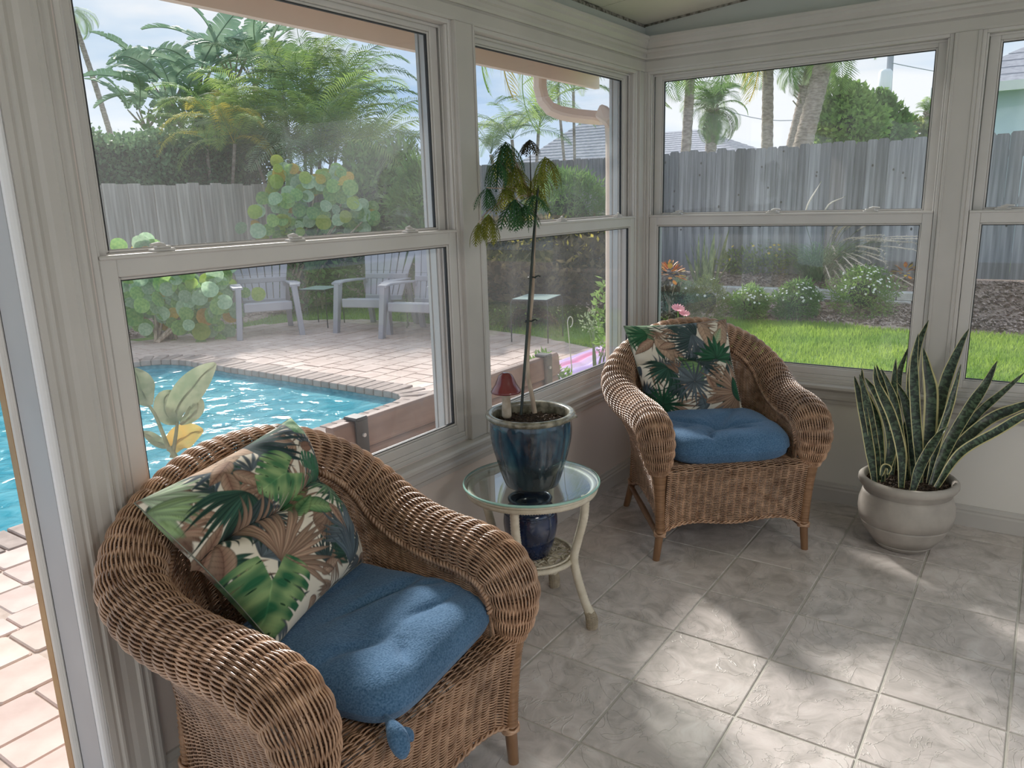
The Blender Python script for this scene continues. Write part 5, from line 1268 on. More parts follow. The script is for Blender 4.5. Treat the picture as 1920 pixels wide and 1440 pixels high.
def palm(name, label, base, top, rad, nf, meshes, mats, size, tilt=(0, 1.2), seed=0, group=None, crown_off=(0, 0, 0), ragged=False, az=(0, 360)):
    base, top = np.array(base, float), np.array(top, float); t = thing(name, label, 'palm tree', tuple(base), group=group); r = random.Random(seed)
    L = np.linalg.norm(top - base); n = max(6, int(L / .10)); f = np.linspace(0, 1, n)[:, None]; bow = np.array([.06, 0, 0]) * L * np.sin(f * PI) * .3
    q = base * (1 - f) + top * f + bow; b = MB(off=base); rr = rad * (1 + .04 * np.cos(np.arange(n) * PI)) * np.linspace(1.08, .9, n); b.tube(q, rr, 12); b.build('trunk', m_trunk, t, smooth=True)
    if ragged:
        b = MB(off=base)
        for i in range(46):
            a = r.uniform(0, 2 * PI); z = r.uniform(.78, 1.0); p = base * (1 - z) + top * z; d = np.array([math.cos(a), math.sin(a), 0]); b.beam(p + d * rad * .7, p + d * (rad + .16 * size * z) + np.array([0, 0, .16]), .05, .02)
        b.build('old_leaf_bases', m_trunk, t)
    for i in range(nf):
        me = withmat_cache(meshes[i % len(meshes)], r.choice(mats)); a = math.radians(az[0] + (az[1] - az[0]) * ((i * .618) % 1.)); ti = r.uniform(*tilt)
        place('frond', me, t, loc=tuple(top - base + np.array(crown_off)), rot=(r.uniform(-.3, .3), ti, a), scale=(size * r.uniform(.85, 1.12),) * 3)
    return t
_wc = {}
def withmat_cache(me, mat):
    k = (me.name, mat.name)
    if k not in _wc: _wc[k] = withmat(me, mat)
    return _wc[k]
g, br, ye, du = m_fr['green'], m_fr['bright'], m_fr['yellow'], m_fr['dusty']
def clump(name, label, base, stems, seed, mats, meshes=FR, tilt=(-.35, .75)):
    t = thing(name, label, 'palm tree', tuple(base)); r = random.Random(seed)
    for (px, py, dist, size, nf) in stems:
        c = at_d(px, py, dist) - np.array(base); b = MB(); b.tube(spline([(c[0] * .15, c[1] * .15, 0), (c[0] * .55, c[1] * .55, c[2] * .5), tuple(c)], 10), .028, 8); b.build('cane', m_trunk, t, smooth=True)
        for i in range(nf):
            place('frond', withmat_cache(meshes[i % len(meshes)], r.choice(mats)), t, loc=tuple(c), rot=(r.uniform(-.4, .4), r.uniform(*tilt), 2 * PI * ((i * .618 + r.random() * .1) % 1)), scale=(size * r.uniform(.8, 1.15),) * 3)
    return t
bx = at_d(560, 340, 14.6); bx[2] = GZ
clump('areca_palm', 'big bushy palm clump of arching feathery fronds beyond the board fence', bx,
      [(600, 300, 13.4, .9, 16), (480, 300, 13.6, .8, 14), (680, 320, 13.4, .8, 15), (430, 270, 14.4, .82, 11), (585, 150, 14.9, .8, 12), (640, 170, 15.0, .8, 11), (530, 180, 14.9, .8, 11), (500, 235, 14.8, .95, 14), (570, 225, 14.6, 1.05, 15), (640, 240, 15.0, 1.0, 14), (540, 300, 14.0, .95, 12), (690, 290, 14.4, .85, 13), (620, 310, 13.8, .85, 12), (455, 320, 14.2, .75, 9), (720, 330, 14.2, .7, 9)], 3, [g, g, br, g, br, du])
bx = at_d(395, 330, 13.6); bx[2] = GZ
clump('yellowing_palm', 'small palm with yellow-tinged fronds between the hedge and the big palm clump', bx, [(400, 225, 13.2, .62, 13), (440, 270, 13.0, .62, 12), (385, 260, 13.0, .5, 8)], 8, [ye, br, ye, br], tilt=(-.1, 1.0))
c = at_d(735, 318, 12.9); bush('leafy_shrub', 'shady shrub just beyond the fence corner under the drooping palm fronds', 'shrub', c - np.array([0, 0, .5]), (.9, .7, .9), 2600, .14, .06, m_lf['mid'], 7, z0=GZ)
c = at_d(690, 322, 12.7); bush('leafy_shrub', 'dim low shrub behind the board fence at the foot of the big palm clump', 'shrub', c - np.array([0, 0, .5]), (.8, .6, .85), 2200, .14, .06, m_lf['mid'], 9, z0=GZ)
# bird-of-paradise tree behind: large torn paddles
def paddle(L, W, seed, torn=.5, bend=.8):
    r = np.random.default_rng(seed); n = 22; t = np.linspace(0, 1, n); ang = 1.2 - bend * t; P = np.stack([np.cumsum(np.cos(ang)) * L / n, 0 * t, np.cumsum(np.sin(ang)) * L / n], -1); T = unit(np.gradient(P, axis=0)); Nn = np.stack([-T[:, 2], 0 * t, T[:, 0]], -1); Y = np.array([0, 1., 0]); b = MB()
    hw = W / 2 * np.sin(PI * np.clip(t * .93 + .05, 0, 1)) ** .6
    for s in (-1, 1):
        for i in range(n - 1):
            gap = .0 if r.random() > torn else r.uniform(.15, .55); dr = r.uniform(0, .25)
            p0, p1 = P[i], P[i + 1]; d = unit(Y * s + T[i] * .35 + Nn[i] * (.35 - dr)); e0 = p0 + d * hw[i]; e1 = p1 + d * hw[i + 1] - T[i] * gap * L / n
            m0 = p0 + d * hw[i] * .5 + Nn[i] * .04 * W; m1 = p1 + d * hw[i + 1] * .5 + Nn[i] * .04 * W
            b.add([p0, p1, m1, m0, e1, e0], [[0, 1, 2, 3], [3, 2, 4, 5]])
    b.tube(P, np.linspace(.016, .005, n), 5); return b.mesh('leaf')
m_pad = leafmat('grey_green_paddle', (.18, .29, .21), (.31, .43, .30), 2, .3, .35, .15, .01)
PD = [paddle(1.5, .46, i, .45, .9 + .2 * i) for i in range(3)]
for me in PD: me.materials.append(m_pad)
def at_h(px, d): v = at_d(px, 300, d); return v
bx = at_d(330, 330, 17.5); bx[2] = GZ; tb = thing('bird_of_paradise_tree', 'tall bird-of-paradise tree with torn paddle leaves against the sky', 'tree', tuple(bx)); r = random.Random(5)
for (px, py, dist, sc) in ((320, 205, 17.5, 1.1), (375, 180, 17.8, 1.25), (440, 160, 18.0, 1.25), (275, 245, 17.2, .85), (480, 165, 18.2, 1.2), (340, 240, 17.0, 1.1)):
    c = at_d(px, py, dist) - bx; b = MB(); b.tube(spline([(c[0] * .5, c[1] * .5, 0), (c[0] * .7, c[1] * .7, c[2] * .5), tuple(c)], 8), .08, 8); b.build('trunk', m_trunk, tb, smooth=True)
    for i in range(9):
        a = (i * .618) % 1 * 2 * PI; st_ = np.array([math.cos(a) * .35, math.sin(a) * .35, .5 * sc]); b = MB(); b.tube([tuple(c), tuple(c + st_ * .5), tuple(c + st_)], [.03, .022, .014], 5); s0 = b.build('leaf_stalk', m_trunk, tb)
        place('leaf', PD[i % 3], s0, loc=tuple(c + st_), rot=(r.uniform(-.5, .5), r.uniform(-.25, .75), a), scale=(sc * r.uniform(.75, 1.1),) * 3)
bush('leafy_shrub', 'round leafy shrub under the torn paddle leaves, left of the palms', 'shrub', at_d(395, 225, 16.5) - np.array([0, 0, .4]), (1.2, 1.0, 1.1), 2600, .16, .09, m_lf['mid'], 6, z0=GZ)
# thin leaning palm far left
a0, a1 = at_d(205, 330, 24), at_d(132, 20, 24); a0[2] = GZ
palm('skinny_palm', 'very tall skinny leaning palm at the far left of the sky', a0 + np.array([.5, -.35, 0]), a1, .085, 9, FR2, [g, du], .62, (.6, 1.5), 4)
# palm crowns on the right, behind the plank fence
def trunk_pts(x0, y0, x1, y1, d): a, c = at_d(x0, y0, d), at_d(x1, y1, d); k = (a[2] - GZ) / (c[2] - a[2] + 1e-6); return a - (c - a) * k, c
def fan_crown_palm(name, label, x0, y0, x1, y1, d, rad, nf, size, mats, seed, ragged=True, tilt=(-.2, 1.6)):
    p0, p1 = trunk_pts(x0, y0, x1, y1, d); return palm(name, label, p0, p1, rad, nf, FR2, mats, size, tilt, seed, ragged=ragged)
fan_crown_palm('cabbage_palm', 'short round-headed cabbage palm above the plank fence, left of the straight trunk', 1332, 272, 1338, 205, 21, .16, 40, .70, [g, du, g], 11, True, (-.8, 1.5))
fan_crown_palm('cabbage_palm', 'palm crown half hidden behind the thick leaning trunk', 1487, 262, 1520, 128, 24, .20, 34, .85, [g, du], 12, True, (-.8, 1.5))
fan_crown_palm('straight_palm', 'slim straight palm trunk rising out of view above the fence', 1436, 272, 1440, 60, 17, .13, 8, .9, [g], 13, False, (.2, 1.3))
fan_crown_palm('leaning_palm', 'thick leaning palm trunk running out of view at the window top', 1505, 265, 1556, 70, 16, .20, 10, .9, [g], 14, False, (.2, 1.3))
fan_crown_palm('straight_palm', 'slender palm trunk standing at the left end of the plank fence', 1283, 280, 1298, 80, 15, .10, 10, 1.0, [g, br], 15, False, (.4, 1.4))
# hanging fronds beside the corner
p0 = at_d(1262, 120, 6.6); base = p0.copy(); base[2] = GZ; base = base + np.array([.25, .7, 0])
tq = thing('queen_palm', 'slender queen palm by the corner with long pale fronds hanging down past the window', 'palm tree', tuple(base))
c0 = p0 + np.array([.35, .55, .9]) - base; b = MB(); b.tube([(0, 0, 0), (c0[0] * .3, c0[1] * .3, c0[2] * .5), tuple(c0)], [.085, .075, .06], 10); b.build('trunk', m_trunk, tq, smooth=True)
FH = frond_mesh(2.7, 60, .55, .010, 2.3, .55, -.3, 77)
for i, (az_, ti, ro) in enumerate(((218, .2, 0), (235, .35, .2), (200, .25, -.2), (150, .3, 0), (120, .2, 0), (60, .2, 0), (10, .1, 0), (320, .3, 0), (95, .5, 0))):
    place('frond', withmat_cache(FH, [br, g, du, ye][i % 4]), tq, loc=tuple(c0), rot=(ro, ti, math.radians(az_)), scale=(.8,) * 3)

def tree(name, label, px, py, d, R, n, mat, seed, L=.2, W=.12):
    c = at_d(px, py, d); t = bush(name, label, 'tree', c - np.array([0, 0, .5]), (R[0], R[1], R[2] + .5), int(n * 1.5), L, W, mat, seed, z0=GZ); return t
tree('round_tree', 'bright green bushy tree beyond the fence beside the leaning trunk', 1590, 218, 24, (1.05, 1.05, .95), 3800, m_lf['fresh'], 21)
tree('round_tree', 'darker green tree below the utility pole beyond the fence', 1650, 228, 27, (1.0, 1.0, .85), 3000, m_lf['mid'], 22)
tree('low_tree', 'low yellow-green treetop just left of the window post, over the fence', 1715, 250, 30, (.8, .8, .45), 1200, m_lf['olive'], 23)
fan_crown_palm('cabbage_palm', 'small distant palm top against the window post, over the fence', 1742, 262, 1742, 215, 32, .16, 18, .6, [g, br], 17, True, (-.8, 1.4))
# neighbours -------------------------------------------------------------
m_roof = M('grey_roof_shingle', (.30, .30, .34), (.44, .44, .48), 9, .9, stretch=(1, 1, 4), tint=.05)
m_aqua = M('pale_aqua_siding', (.58, .72, .86), (.62, .76, .90), 4, .7); m_fascia = M('white_fascia', (.80, .84, .84), None, 4, .5)
def house(name, label, x0, x1, y0, y1, zw, zr, over=.5, wall=m_aqua, ridge='y'):
    t = thing(name, label, 'house', ((x0 + x1) / 2, (y0 + y1) / 2, GZ)); off = ((x0 + x1) / 2, (y0 + y1) / 2, GZ)
    b = MB(off=off); b.box((x0, y0, GZ), (x1, y1, zw)); w_ = b.build('house_wall', wall, t)
    for k in range(1, 7):
        b = MB(off=off); yk = y0 + (y1 - y0) * k / 7; b.box((x0 - .02, yk - .05, GZ), (x0, yk + .05, zw)); b.build('batten', m_fascia, w_)
    o = over; a = np.array([[x0 - o, y0 - o, zw], [x1 + o, y0 - o, zw], [x1 + o, y1 + o, zw], [x0 - o, y1 + o, zw]]); dx = (x1 - x0) / 2 + o
    if ridge == 'y': r0, r1 = [(x0 + x1) / 2, y0 - o + dx, zr], [(x0 + x1) / 2, y1 + o - dx, zr]
    b = MB(off=off); n = 16
    corners = [(a[3], a[0], r1, r0), (a[0], a[1], r0, r0), (a[1], a[2], r0, r1), (a[2], a[3], r1, r1)]
    for (p, q, rp_, rq) in corners:
        p, q, rp_, rq = map(lambda v: np.array(v, float), (p, q, rp_, rq))
        for i in range(n):       # shingle courses with stepped edges
            f0, f1 = i / n, (i + 1) / n; A, B_ = p + (rp_ - p) * f0, q + (rq - q) * f0; D, E_ = p + (rp_ - p) * f1, q + (rq - q) * f1; up = np.array([0, 0, .016]); b.add([A + up, B_ + up, E_, D, A, B_], [[0, 1, 2, 3], [4, 5, 1, 0]])
    b.build('roof', m_roof, t)
    b = MB(off=off)
    for p, q in ((a[0], a[1]), (a[1], a[2]), (a[2], a[3]), (a[3], a[0])): b.beam(p - [0, 0, .09], q - [0, 0, .09], .10, .20)
    b.build('gutter', m_fascia, t); return t
# aqua house seen through the far right window
e = at_d(1850, 170, 17.0); house('aqua_house', 'pale aqua house with grey shingle hip roof seen through the rightmost window', e[0] + .5, e[0] + 10, e[1] - 13.5, e[1] + .55, 3.70, 6.6)
e = at_d(1380, 270, 26); house('neighbour_house', 'low grey roofed house just showing over the fence behind the round-headed palm', e[0] + .5, e[0] + 6, e[1] - .2, e[1] + 9, 2.55, 3.95, wall=M('beige_siding', (.6, .57, .52)))
# utility pole and wires
pp = at_d(1668, 190, 34); pt_ = at_d(1672, 60, 34); t = thing('utility_pole', 'utility pole with a transformer can rising behind the treetops', 'pole', (pp[0], pp[1], GZ)); off = (pp[0], pp[1], GZ)
m_pole = M('grey_pole', (.36, .38, .42), None, 4, .7)
b = MB(off=off); b.tube([(pp[0], pp[1], GZ), (pt_[0], pt_[1], pt_[2] + 1)], [.16, .13], 10); b.build('pole_shaft', m_pole, t)
b = MB(off=off); q = at_d(1664, 152, 34); b.lathe([(0, -.45), (.26, -.45), (.28, -.3), (.28, .35), (.2, .45), (0, .48)], 14, q + np.array([-.3, .05, 0])); b.build('transformer', m_fascia, t, smooth=True)
for i, (ya, yb) in enumerate(((168, 172), (118, 60))):
    A_, B_ = at_d(1672, ya, 34), at_d(1300 if i == 0 else 2200, yb + 10, 38); f = np.linspace(0, 1, 20)[:, None]; qq = A_ * (1 - f) + B_ * f - np.array([0, 0, 1.2]) * np.sin(f * PI); b = MB(); b.tube(qq, .018, 4)
    tag(b.build('power_line', m_pole, None), 'sagging power line running %s from the utility pole' % ('across the sky to the palms' if i == 0 else 'off past the window post'), 'cable')

# garden bed plants ----------------------------------------------------------
def gp_(px, py, z): return at_z(px, py, z)
WB = 'white-flowered bushes along the bed edge'
for px, py, R, s, lab in ((1398, 598, .25, 31, 'small bush with scattered white flowers, first right of the far armchair'), (1487, 600, .29, 32, 'rounded bush thick with white flowers, beside the yellow-flowered shrubs'), (1608, 600, .40, 33, 'largest rounded green bush dotted with white flowers, before the plumed grass')):
    p = gp_(px, py, GZ + .02); bush('flowering_bush', lab, 'bush', (p[0] + R * .6, p[1], GZ + R * .82), (R, R, R * .82), 3000, .07, .014, m_lf['fresh'] if s != 32 else m_lf['mid'], s, (m_white, 44 if s != 33 else 60, .013), group=WB)
p = gp_(1850, 572, GZ + .02); bush('flowering_bush', 'small white-flowered bush in the mulch seen through the rightmost window', 'bush', (p[0] + .2, p[1], GZ + .28), (.27, .27, .24), 1500, .07, .014, m_lf['mid'], 34, (m_white, 22, .013), group=WB)
for px, s, lab in ((1262, 35, 'wispy grey-green bush at the left edge of the bed, below the orange croton'), (1310, 36, 'brownish twiggy bush behind the top of the far armchair')):
    p = gp_(px, 603, GZ + .02); bush('wispy_bush', lab, 'bush', (p[0] + .3, p[1], GZ + .25), (.28, .26, .27), 2000, .08, .010, m_lf['olive'] if s == 36 else m_lf['grey'], s, (m_white, 5, .016))
p = gp_(1420, 560, GZ + .05); bush('yellow_flower_bush', 'low green bush with yellow flowers against the garden wall', 'bush', (p[0] + .45, p[1] + .1, GZ + .55), (.45, .75, .40), 5200, .08, .04, m_lf['bright'], 41, (m_yelf, 34, .02))
p = gp_(1500, 555, GZ + .05); bush('yellow_flower_bush', 'taller golden-flowered bush at the foot of the ornamental grass', 'bush', (p[0] + .45, p[1], GZ + .62), (.42, .5, .50), 4600, .08, .04, m_lf['bright'], 42, (m_yelf, 48, .022))
def croton(name, label, px, py, zc, R, seed, d):
    c = at_d(px, py, d); t = thing(name, label, 'shrub', (c[0], c[1], GZ)); off = np.array([c[0], c[1], GZ]); r = random.Random(seed)
    b = MB(off=off); b.tube([(c[0], c[1], GZ - .05), (c[0] + .02, c[1], c[2])], .015, 6)
    for k in range(6): a = k; b.tube([(c[0], c[1], GZ + .25), (c[0] + .15 * math.cos(a), c[1] + .15 * math.sin(a), c[2] - .05)], .007, 5)
    b.build('stem', m_bark, t)
    q = MB(); q.grid(np.array([[(x, w * s, .02 - abs(s) * w * .3 - x * x * 1.2) for s in (-1, 0, 1)] for x, w in ((0, .004), (.05, .022), (.10, .028), (.15, .02), (.19, .002))])); me = q.mesh('leaf', True)
    for i in range(70):
        d_ = unit(np.array([r.gauss(0, 1), r.gauss(0, 1), r.gauss(.5, .7)])); o = place('leaf', withmat_cache(me, r.choice([m_orange, m_orange, m_yelf, m_lf['croton']]) if d_[2] > -.3 else m_lf['croton']), t, loc=tuple(c - off + d_ * R * .45), rot=tuple(Vector(d_).to_track_quat('X', 'Z').to_euler()), scale=(R * 2.1, R * 3.6, R * 2.1))
    b = MB(off=off); leafcloud(b, c - np.array([0, 0, R * 1.6]), (R * .9, R * .9, R * 1.1), 260, .11, .035, seed); b.build('lower_leaves', m_lf['croton'], t, kind='stuff')
croton('orange_croton', 'bright orange croton plume at the left edge of the flower bed', 1256, 520, 0, .26, 1, 9.6)
croton('orange_croton', 'orange and yellow croton right of the plumed grass', 1698, 515, 0, .24, 2, 10.6)
def strap_clump(name, label, cat, base, n, L, w, mat, seed, spread=.5, droop=.3, toward=None, kind=None, thin=False):
    t = thing(name, label, cat, tuple(base)); r = random.Random(seed); ms = []
    if thin:
        b = MB()
        for i in range(n):
            a = r.uniform(0, 2 * PI); l = L * r.uniform(.6, 1.1); sp = spread * r.uniform(.2, 1.3); tt = np.linspace(0, 1, 8); x = sp * tt + droop * l * tt ** 3; z = l * (tt - .42 * droop * tt ** 3 * 2); P = np.stack([math.cos(a) * x, math.sin(a) * x, z], -1) + np.array([r.uniform(-.12, .12), r.uniform(-.12, .12), 0])
            Y = np.array([-math.sin(a), math.cos(a), 0]) * w / 2; b.grid(np.stack([P - Y * (1 - tt[:, None] * .9), P + Y * (1 - tt[:, None] * .9)], 1))
        b.build('blades', mat, t, kind='stuff')
    else:
        for i in range(n):
            a = r.uniform(0, 2 * PI); l = L * r.uniform(.6, 1.1); sp = spread * r.uniform(.1, 1.1); tt = np.linspace(0, 1, 9); x = sp * tt ** 1.3; P = np.stack([math.cos(a) * x, math.sin(a) * x, l * tt], -1) + np.array([r.uniform(-.14, .14), r.uniform(-.14, .14), 0])
            X = np.array([-math.sin(a + .8), math.cos(a + .8), 0]); hw = (w / 2 * np.clip((1 - tt) / .35, 0, 1) ** .7 * (.6 + .4 * tt) + .001)[:, None]; b = MB(); V = np.stack([P - X * hw, P - X * hw * .6, P + X * hw * .6, P + X * hw], 1); cc = np.zeros((9, 4, 3)); cc[..., 0] = np.array([0, .2, .8, 1]); cc[..., 1] = (tt * l)[:, None]; cc[..., 2] = .12
            I = np.arange(36).reshape(9, 4); Q = np.stack([I[:-1, :-1], I[1:, :-1], I[1:, 1:], I[:-1, 1:]], -1).reshape(-1, 4); b.add(V.reshape(-1, 3), Q, col=cc.reshape(-1, 3)); b.build('leaf', mat, t)
    return t
m_snake2 = leafmat('garden_snake_leaf', (.16, .22, .08), (.42, .45, .20), 30, .3, .4, .2, 0, stretch=(1, 1, .3))
p = gp_(1310, 568, GZ + .05); strap_clump('garden_snake_plant', 'tall yellow-edged snake plant clump in the bed beside the orange croton', 'plant', p + np.array([.3, 0, 0]), 26, .95, .065, m_snake2, 3, .38)
p = gp_(1400, 540, GZ + .2); strap_clump('garden_snake_plant', 'small thin-bladed clump against the plank fence behind the yellow flowers', 'plant', p + np.array([.2, 0, 0]), 9, .62, .05, m_snake2, 4, .35)
p = gp_(1520, 562, GZ + .1) + np.array([.45, 0, 0]); m_fg = leafmat('fountain_grass_blade', (.20, .34, .16), (.36, .50, .26), 5, .35, .5, 0, 0)
t = strap_clump('fountain_grass', 'large arching ornamental grass with pale feathery plumes leaning right', 'ornamental grass', p, 1000, 1.30, .020, m_fg, 5, .50, .5, thin=True)
m_plume = M('pale_pink_plume', (.62, .52, .42), (.80, .70, .60), 60, .9)
rr_ = np.random.default_rng(6)
for k in range(34):
    ex = rr_.uniform(40, 205); ey = rr_.uniform(-175, -40) + ex * .12; tipp = at_d(1515 + ex, 560 + ey, 10.3 + rr_.uniform(-.5, .4)); q0 = p + np.array([rr_.uniform(-.1, .1), rr_.uniform(-.1, .1), .1]); mid_ = (q0 + tipp) / 2 + np.array([0, 0, .28]); q = spline([q0, mid_, tipp, tipp + (tipp - mid_) * .22 - np.array([0, 0, .06])], 30) - p
    b = MB(); b.tube(q, .0028, 4); s0 = b.build('stalk', m_lf['olive'], t)
    b = MB(); b.tube(q[19:], .0075 * np.sin(np.linspace(.25, PI - .1, 11)), 6); 
    for j in range(150):
        i = rr_.integers(19, 30); d_ = unit(rr_.normal(size=3)); T_ = unit(q[min(i + 1, 29)] - q[i - 1]); e_ = q[i] + d_ * .030 + T_ * .03; b.add([q[i], e_, q[i] + T_ * .006], None, [[0, 1, 2]])
    b.build('plume', m_plume, s0, smooth=True)
for (x0, y0, x1, y1) in ((1510, 400, 1540, 340), (1548, 392, 1585, 368)):
    a, c = at_d(x0, y0, 10.4), at_d(x1, y1, 10.4); q = spline([p + (0, 0, .1), (p + a) / 2 + (0, 0, .1), a, c], 26) - p; b = MB(); b.tube(q, .0028, 4); s0 = b.build('stalk', m_lf['olive'], t); b = MB(); b.tube(q[17:], .011 * np.sin(np.linspace(.25, PI - .1, 9)), 6); b.build('plume', m_plume, s0, smooth=True)
# pink flowers by the window
fb = at_x(1284, 640, .55); fb[2] = GZ; t = thing('pink_gerbera', 'slender plant with two pink flowers just outside, above the far armchair', 'flower', tuple(fb))
for (px, py, s_, d_) in ((1271, 579, .036, 0), (1283, 589, .030, .06)):
    c = at_x(px, py, .55 + d_) - fb; b = MB(); b.tube(spline([(0, 0, 0), (c[0] * .6, c[1] * .6, c[2] * .5), tuple(c)], 10), .0035, 5); s0 = b.build('stalk', m_lf['fresh'], t)
    for k in range(14):
        a = 2 * PI * k / 14; q = MB(); q.add([[0, 0, 0], [s_ * math.cos(a - .2), s_ * math.sin(a - .2), .006], [s_ * 1.2 * math.cos(a), s_ * 1.2 * math.sin(a), .012], [s_ * math.cos(a + .2), s_ * math.sin(a + .2), .006]], [[0, 1, 2, 3]]); q.tube([(0, 0, -.006), (0, 0, .004)], .006, 6); o = q.build('petal', m_pink, s0); o.location = tuple(c); o.rotation_euler = (.3, -.35, 0)
# hedge of crotons beyond the small glass table
for i, (px, py, d_, R, lab) in enumerate(((930, 505, 10.4, (.8, .8, .62), 'dark mottled croton hedge bush behind the leftmost outdoor glass table'), (1010, 500, 10.6, (.85, .8, .66), 'yellow-tipped croton bush behind the glass table on the paving'), (1090, 505, 10.4, (.85, .85, .62), 'shadowy mottled bush left of the window frame, behind the lawn'), (840, 500, 11.5, (.9, .8, .8), 'dark green bush behind the grey patio chairs'), (600, 520, 12.3, (.9, .6, .75), 'dark glossy bush behind the black patio table'))):
    c = at_d(px, py, d_); c[2] = GZ + R[2] * .95; t = bush('croton_bush' if i < 3 else 'dark_bush', lab, 'bush', c, R, 2600, .14, .055, m_lf['croton'] if i < 3 else m_lf['mid'], 61 + i, z0=GZ)
    if i < 3:
        b = MB(off=(c[0], c[1], GZ)); leafcloud(b, c + np.array([0, 0, R[2] * .75]), (R[0] * .7, R[1] * .7, R[2] * .35), 220, .09, .035, 90 + i, .7); b.build('yellow_leaves', m_lf['yellow'], t, kind='stuff')
c = at_d(1068, 372, 11.2); bush('drooping_shrub', 'feathery green shrub before the plank fence, behind the downspout', 'shrub', c - np.array([0, 0, .15]), (.62, .62, .55), 6000, .11, .018, m_lf['mid'], 71, z0=GZ)
c = at_d(800, 380, 11.6); bush('drooping_shrub', 'green feathery shrub at the end of the board fence, beside the window post', 'shrub', c - np.array([0, 0, .1]), (.55, .55, .62), 2600, .22, .03, m_lf['mid'], 72, z0=GZ)
bx = at_d(985, 300, 13.5); bx[2] = GZ; clump('areca_palm', 'green palm clump beyond the fence behind the staked plant', bx, [(960, 262, 13.5, .60, 12), (1010, 240, 13.8, .66, 12), (920, 290, 13.2, .5, 9)], 12, [g, br])
clump('areca_palm', 'palm fronds against the sky inside the curve of the downspout', np.array([*at_d(1080, 300, 15)[:2], GZ]), [(1075, 172, 15, .50, 12), (1045, 165, 15.3, .45, 8)], 14, [br, g])
e = at_d(1080, 262, 21); house('garden_shed', 'small grey hip-roofed outbuilding rising beyond the fence behind the downspout', e[0] + .2, e[0] + 3, e[1] - 1.3, e[1] + 1.9, 2.35, 3.75, over=.3, wall=M('grey_siding', (.55, .56, .6)))
# sea grape --------------------------------------------------------------------
m_sg = [leafmat('sea_grape_green', (.15, .32, .10), (.29, .46, .15), 3, .45, .35, .25, .015), leafmat('sea_grape_pale', (.26, .42, .26), (.42, .56, .38), 3, .4, .35, .2, .01), leafmat('sea_grape_gold', (.50, .34, .05), (.62, .42, .10), 3, .5, .4, .2, .03), leafmat('sea_grape_lime', (.26, .38, .07), (.36, .46, .10), 3, .55, .4, .2, .02)]
def disc_leaf():
    q = MB(); a = np.linspace(0, 2 * PI, 15)[:-1]; R = [0, .5, 1]; P = []
    for r_ in R: P.append(np.stack([r_ * np.cos(a) * (1 - .12 * (np.cos(a) < -.8)), r_ * np.sin(a) * .94, .16 * r_ ** 2 * np.abs(np.sin(a)) + .03 * r_], -1))
    q.grid(np.array(P), closev=True); return q.mesh('leaf', True)
DL = disc_leaf()
def sea_grape(name, label, spots, d, sz, seed, n_each):
    r = random.Random(seed); c0 = at_d(*spots[0][:2], d); base = np.array([c0[0], c0[1], GZ]); t = thing(name, label, 'shrub', tuple(base)); k = 0
    for (px, py, R_, gold) in spots:
        c = at_d(px, py, d); b = MB(off=base); b.tube(spline([base + (r.uniform(-.2, .2), r.uniform(-.1, .1), 0), (base + c) / 2 + (0, 0, .1), c], 8), np.linspace(.022, .009, 8), 6); b.build('branch', m_bark, t, smooth=True)
        for i in range(n_each):
            p = c + np.array([r.gauss(0, R_), r.gauss(0, R_), r.gauss(0, R_)]); dd = unit(np.array([CAM[0] - p[0], CAM[1] - p[1], 1.2 + r.gauss(0, 2)]) + np.array([r.gauss(0, 2.5), r.gauss(0, 2.5), r.gauss(0, 2)]))
            mt = m_sg[2] if r.random() < gold * .5 else (m_sg[3] if r.random() < gold else r.choice(m_sg[:2])); place('leaf', withmat_cache(DL, mt), t, loc=tuple(p - base), rot=tuple(Vector(dd).to_track_quat('Z', 'Y').to_euler()), scale=(sz * r.uniform(.7, 1.2),) * 3)
            k += 1
    return t
sea_grape('sea_grape', 'sea grape shrub with round green and gold leaves in front of the board fence',
    [(520, 330, .10, .5), (518, 370, .15, .15), (540, 410, .2, .1), (560, 335, .08, .25), (595, 345, .08, .4), (635, 335, .12, .5), (650, 365, .14, .3), (645, 400, .2, .12), (690, 405, .12, .15), (510, 420, .16, .1), (575, 440, .2, .05), (620, 430, .2, .2), (560, 380, .14, .05)], 11.6, .105, 2, 12)
sea_grape('sea_grape', 'low spreading sea grape with big round leaves left of the grey patio chairs',
    [(300, 545, .12, .1), (335, 560, .16, .05), (300, 590, .14, .1), (355, 600, .14, .2), (260, 540, .2, 0), (390, 560, .2, .05), (245, 590, .16, 0), (340, 530, .18, .05), (400, 590, .14, .2), (285, 515, .18, .0), (395, 525, .16, .15), (272, 468, .06, .4)], 9.7, .105, 5, 20)
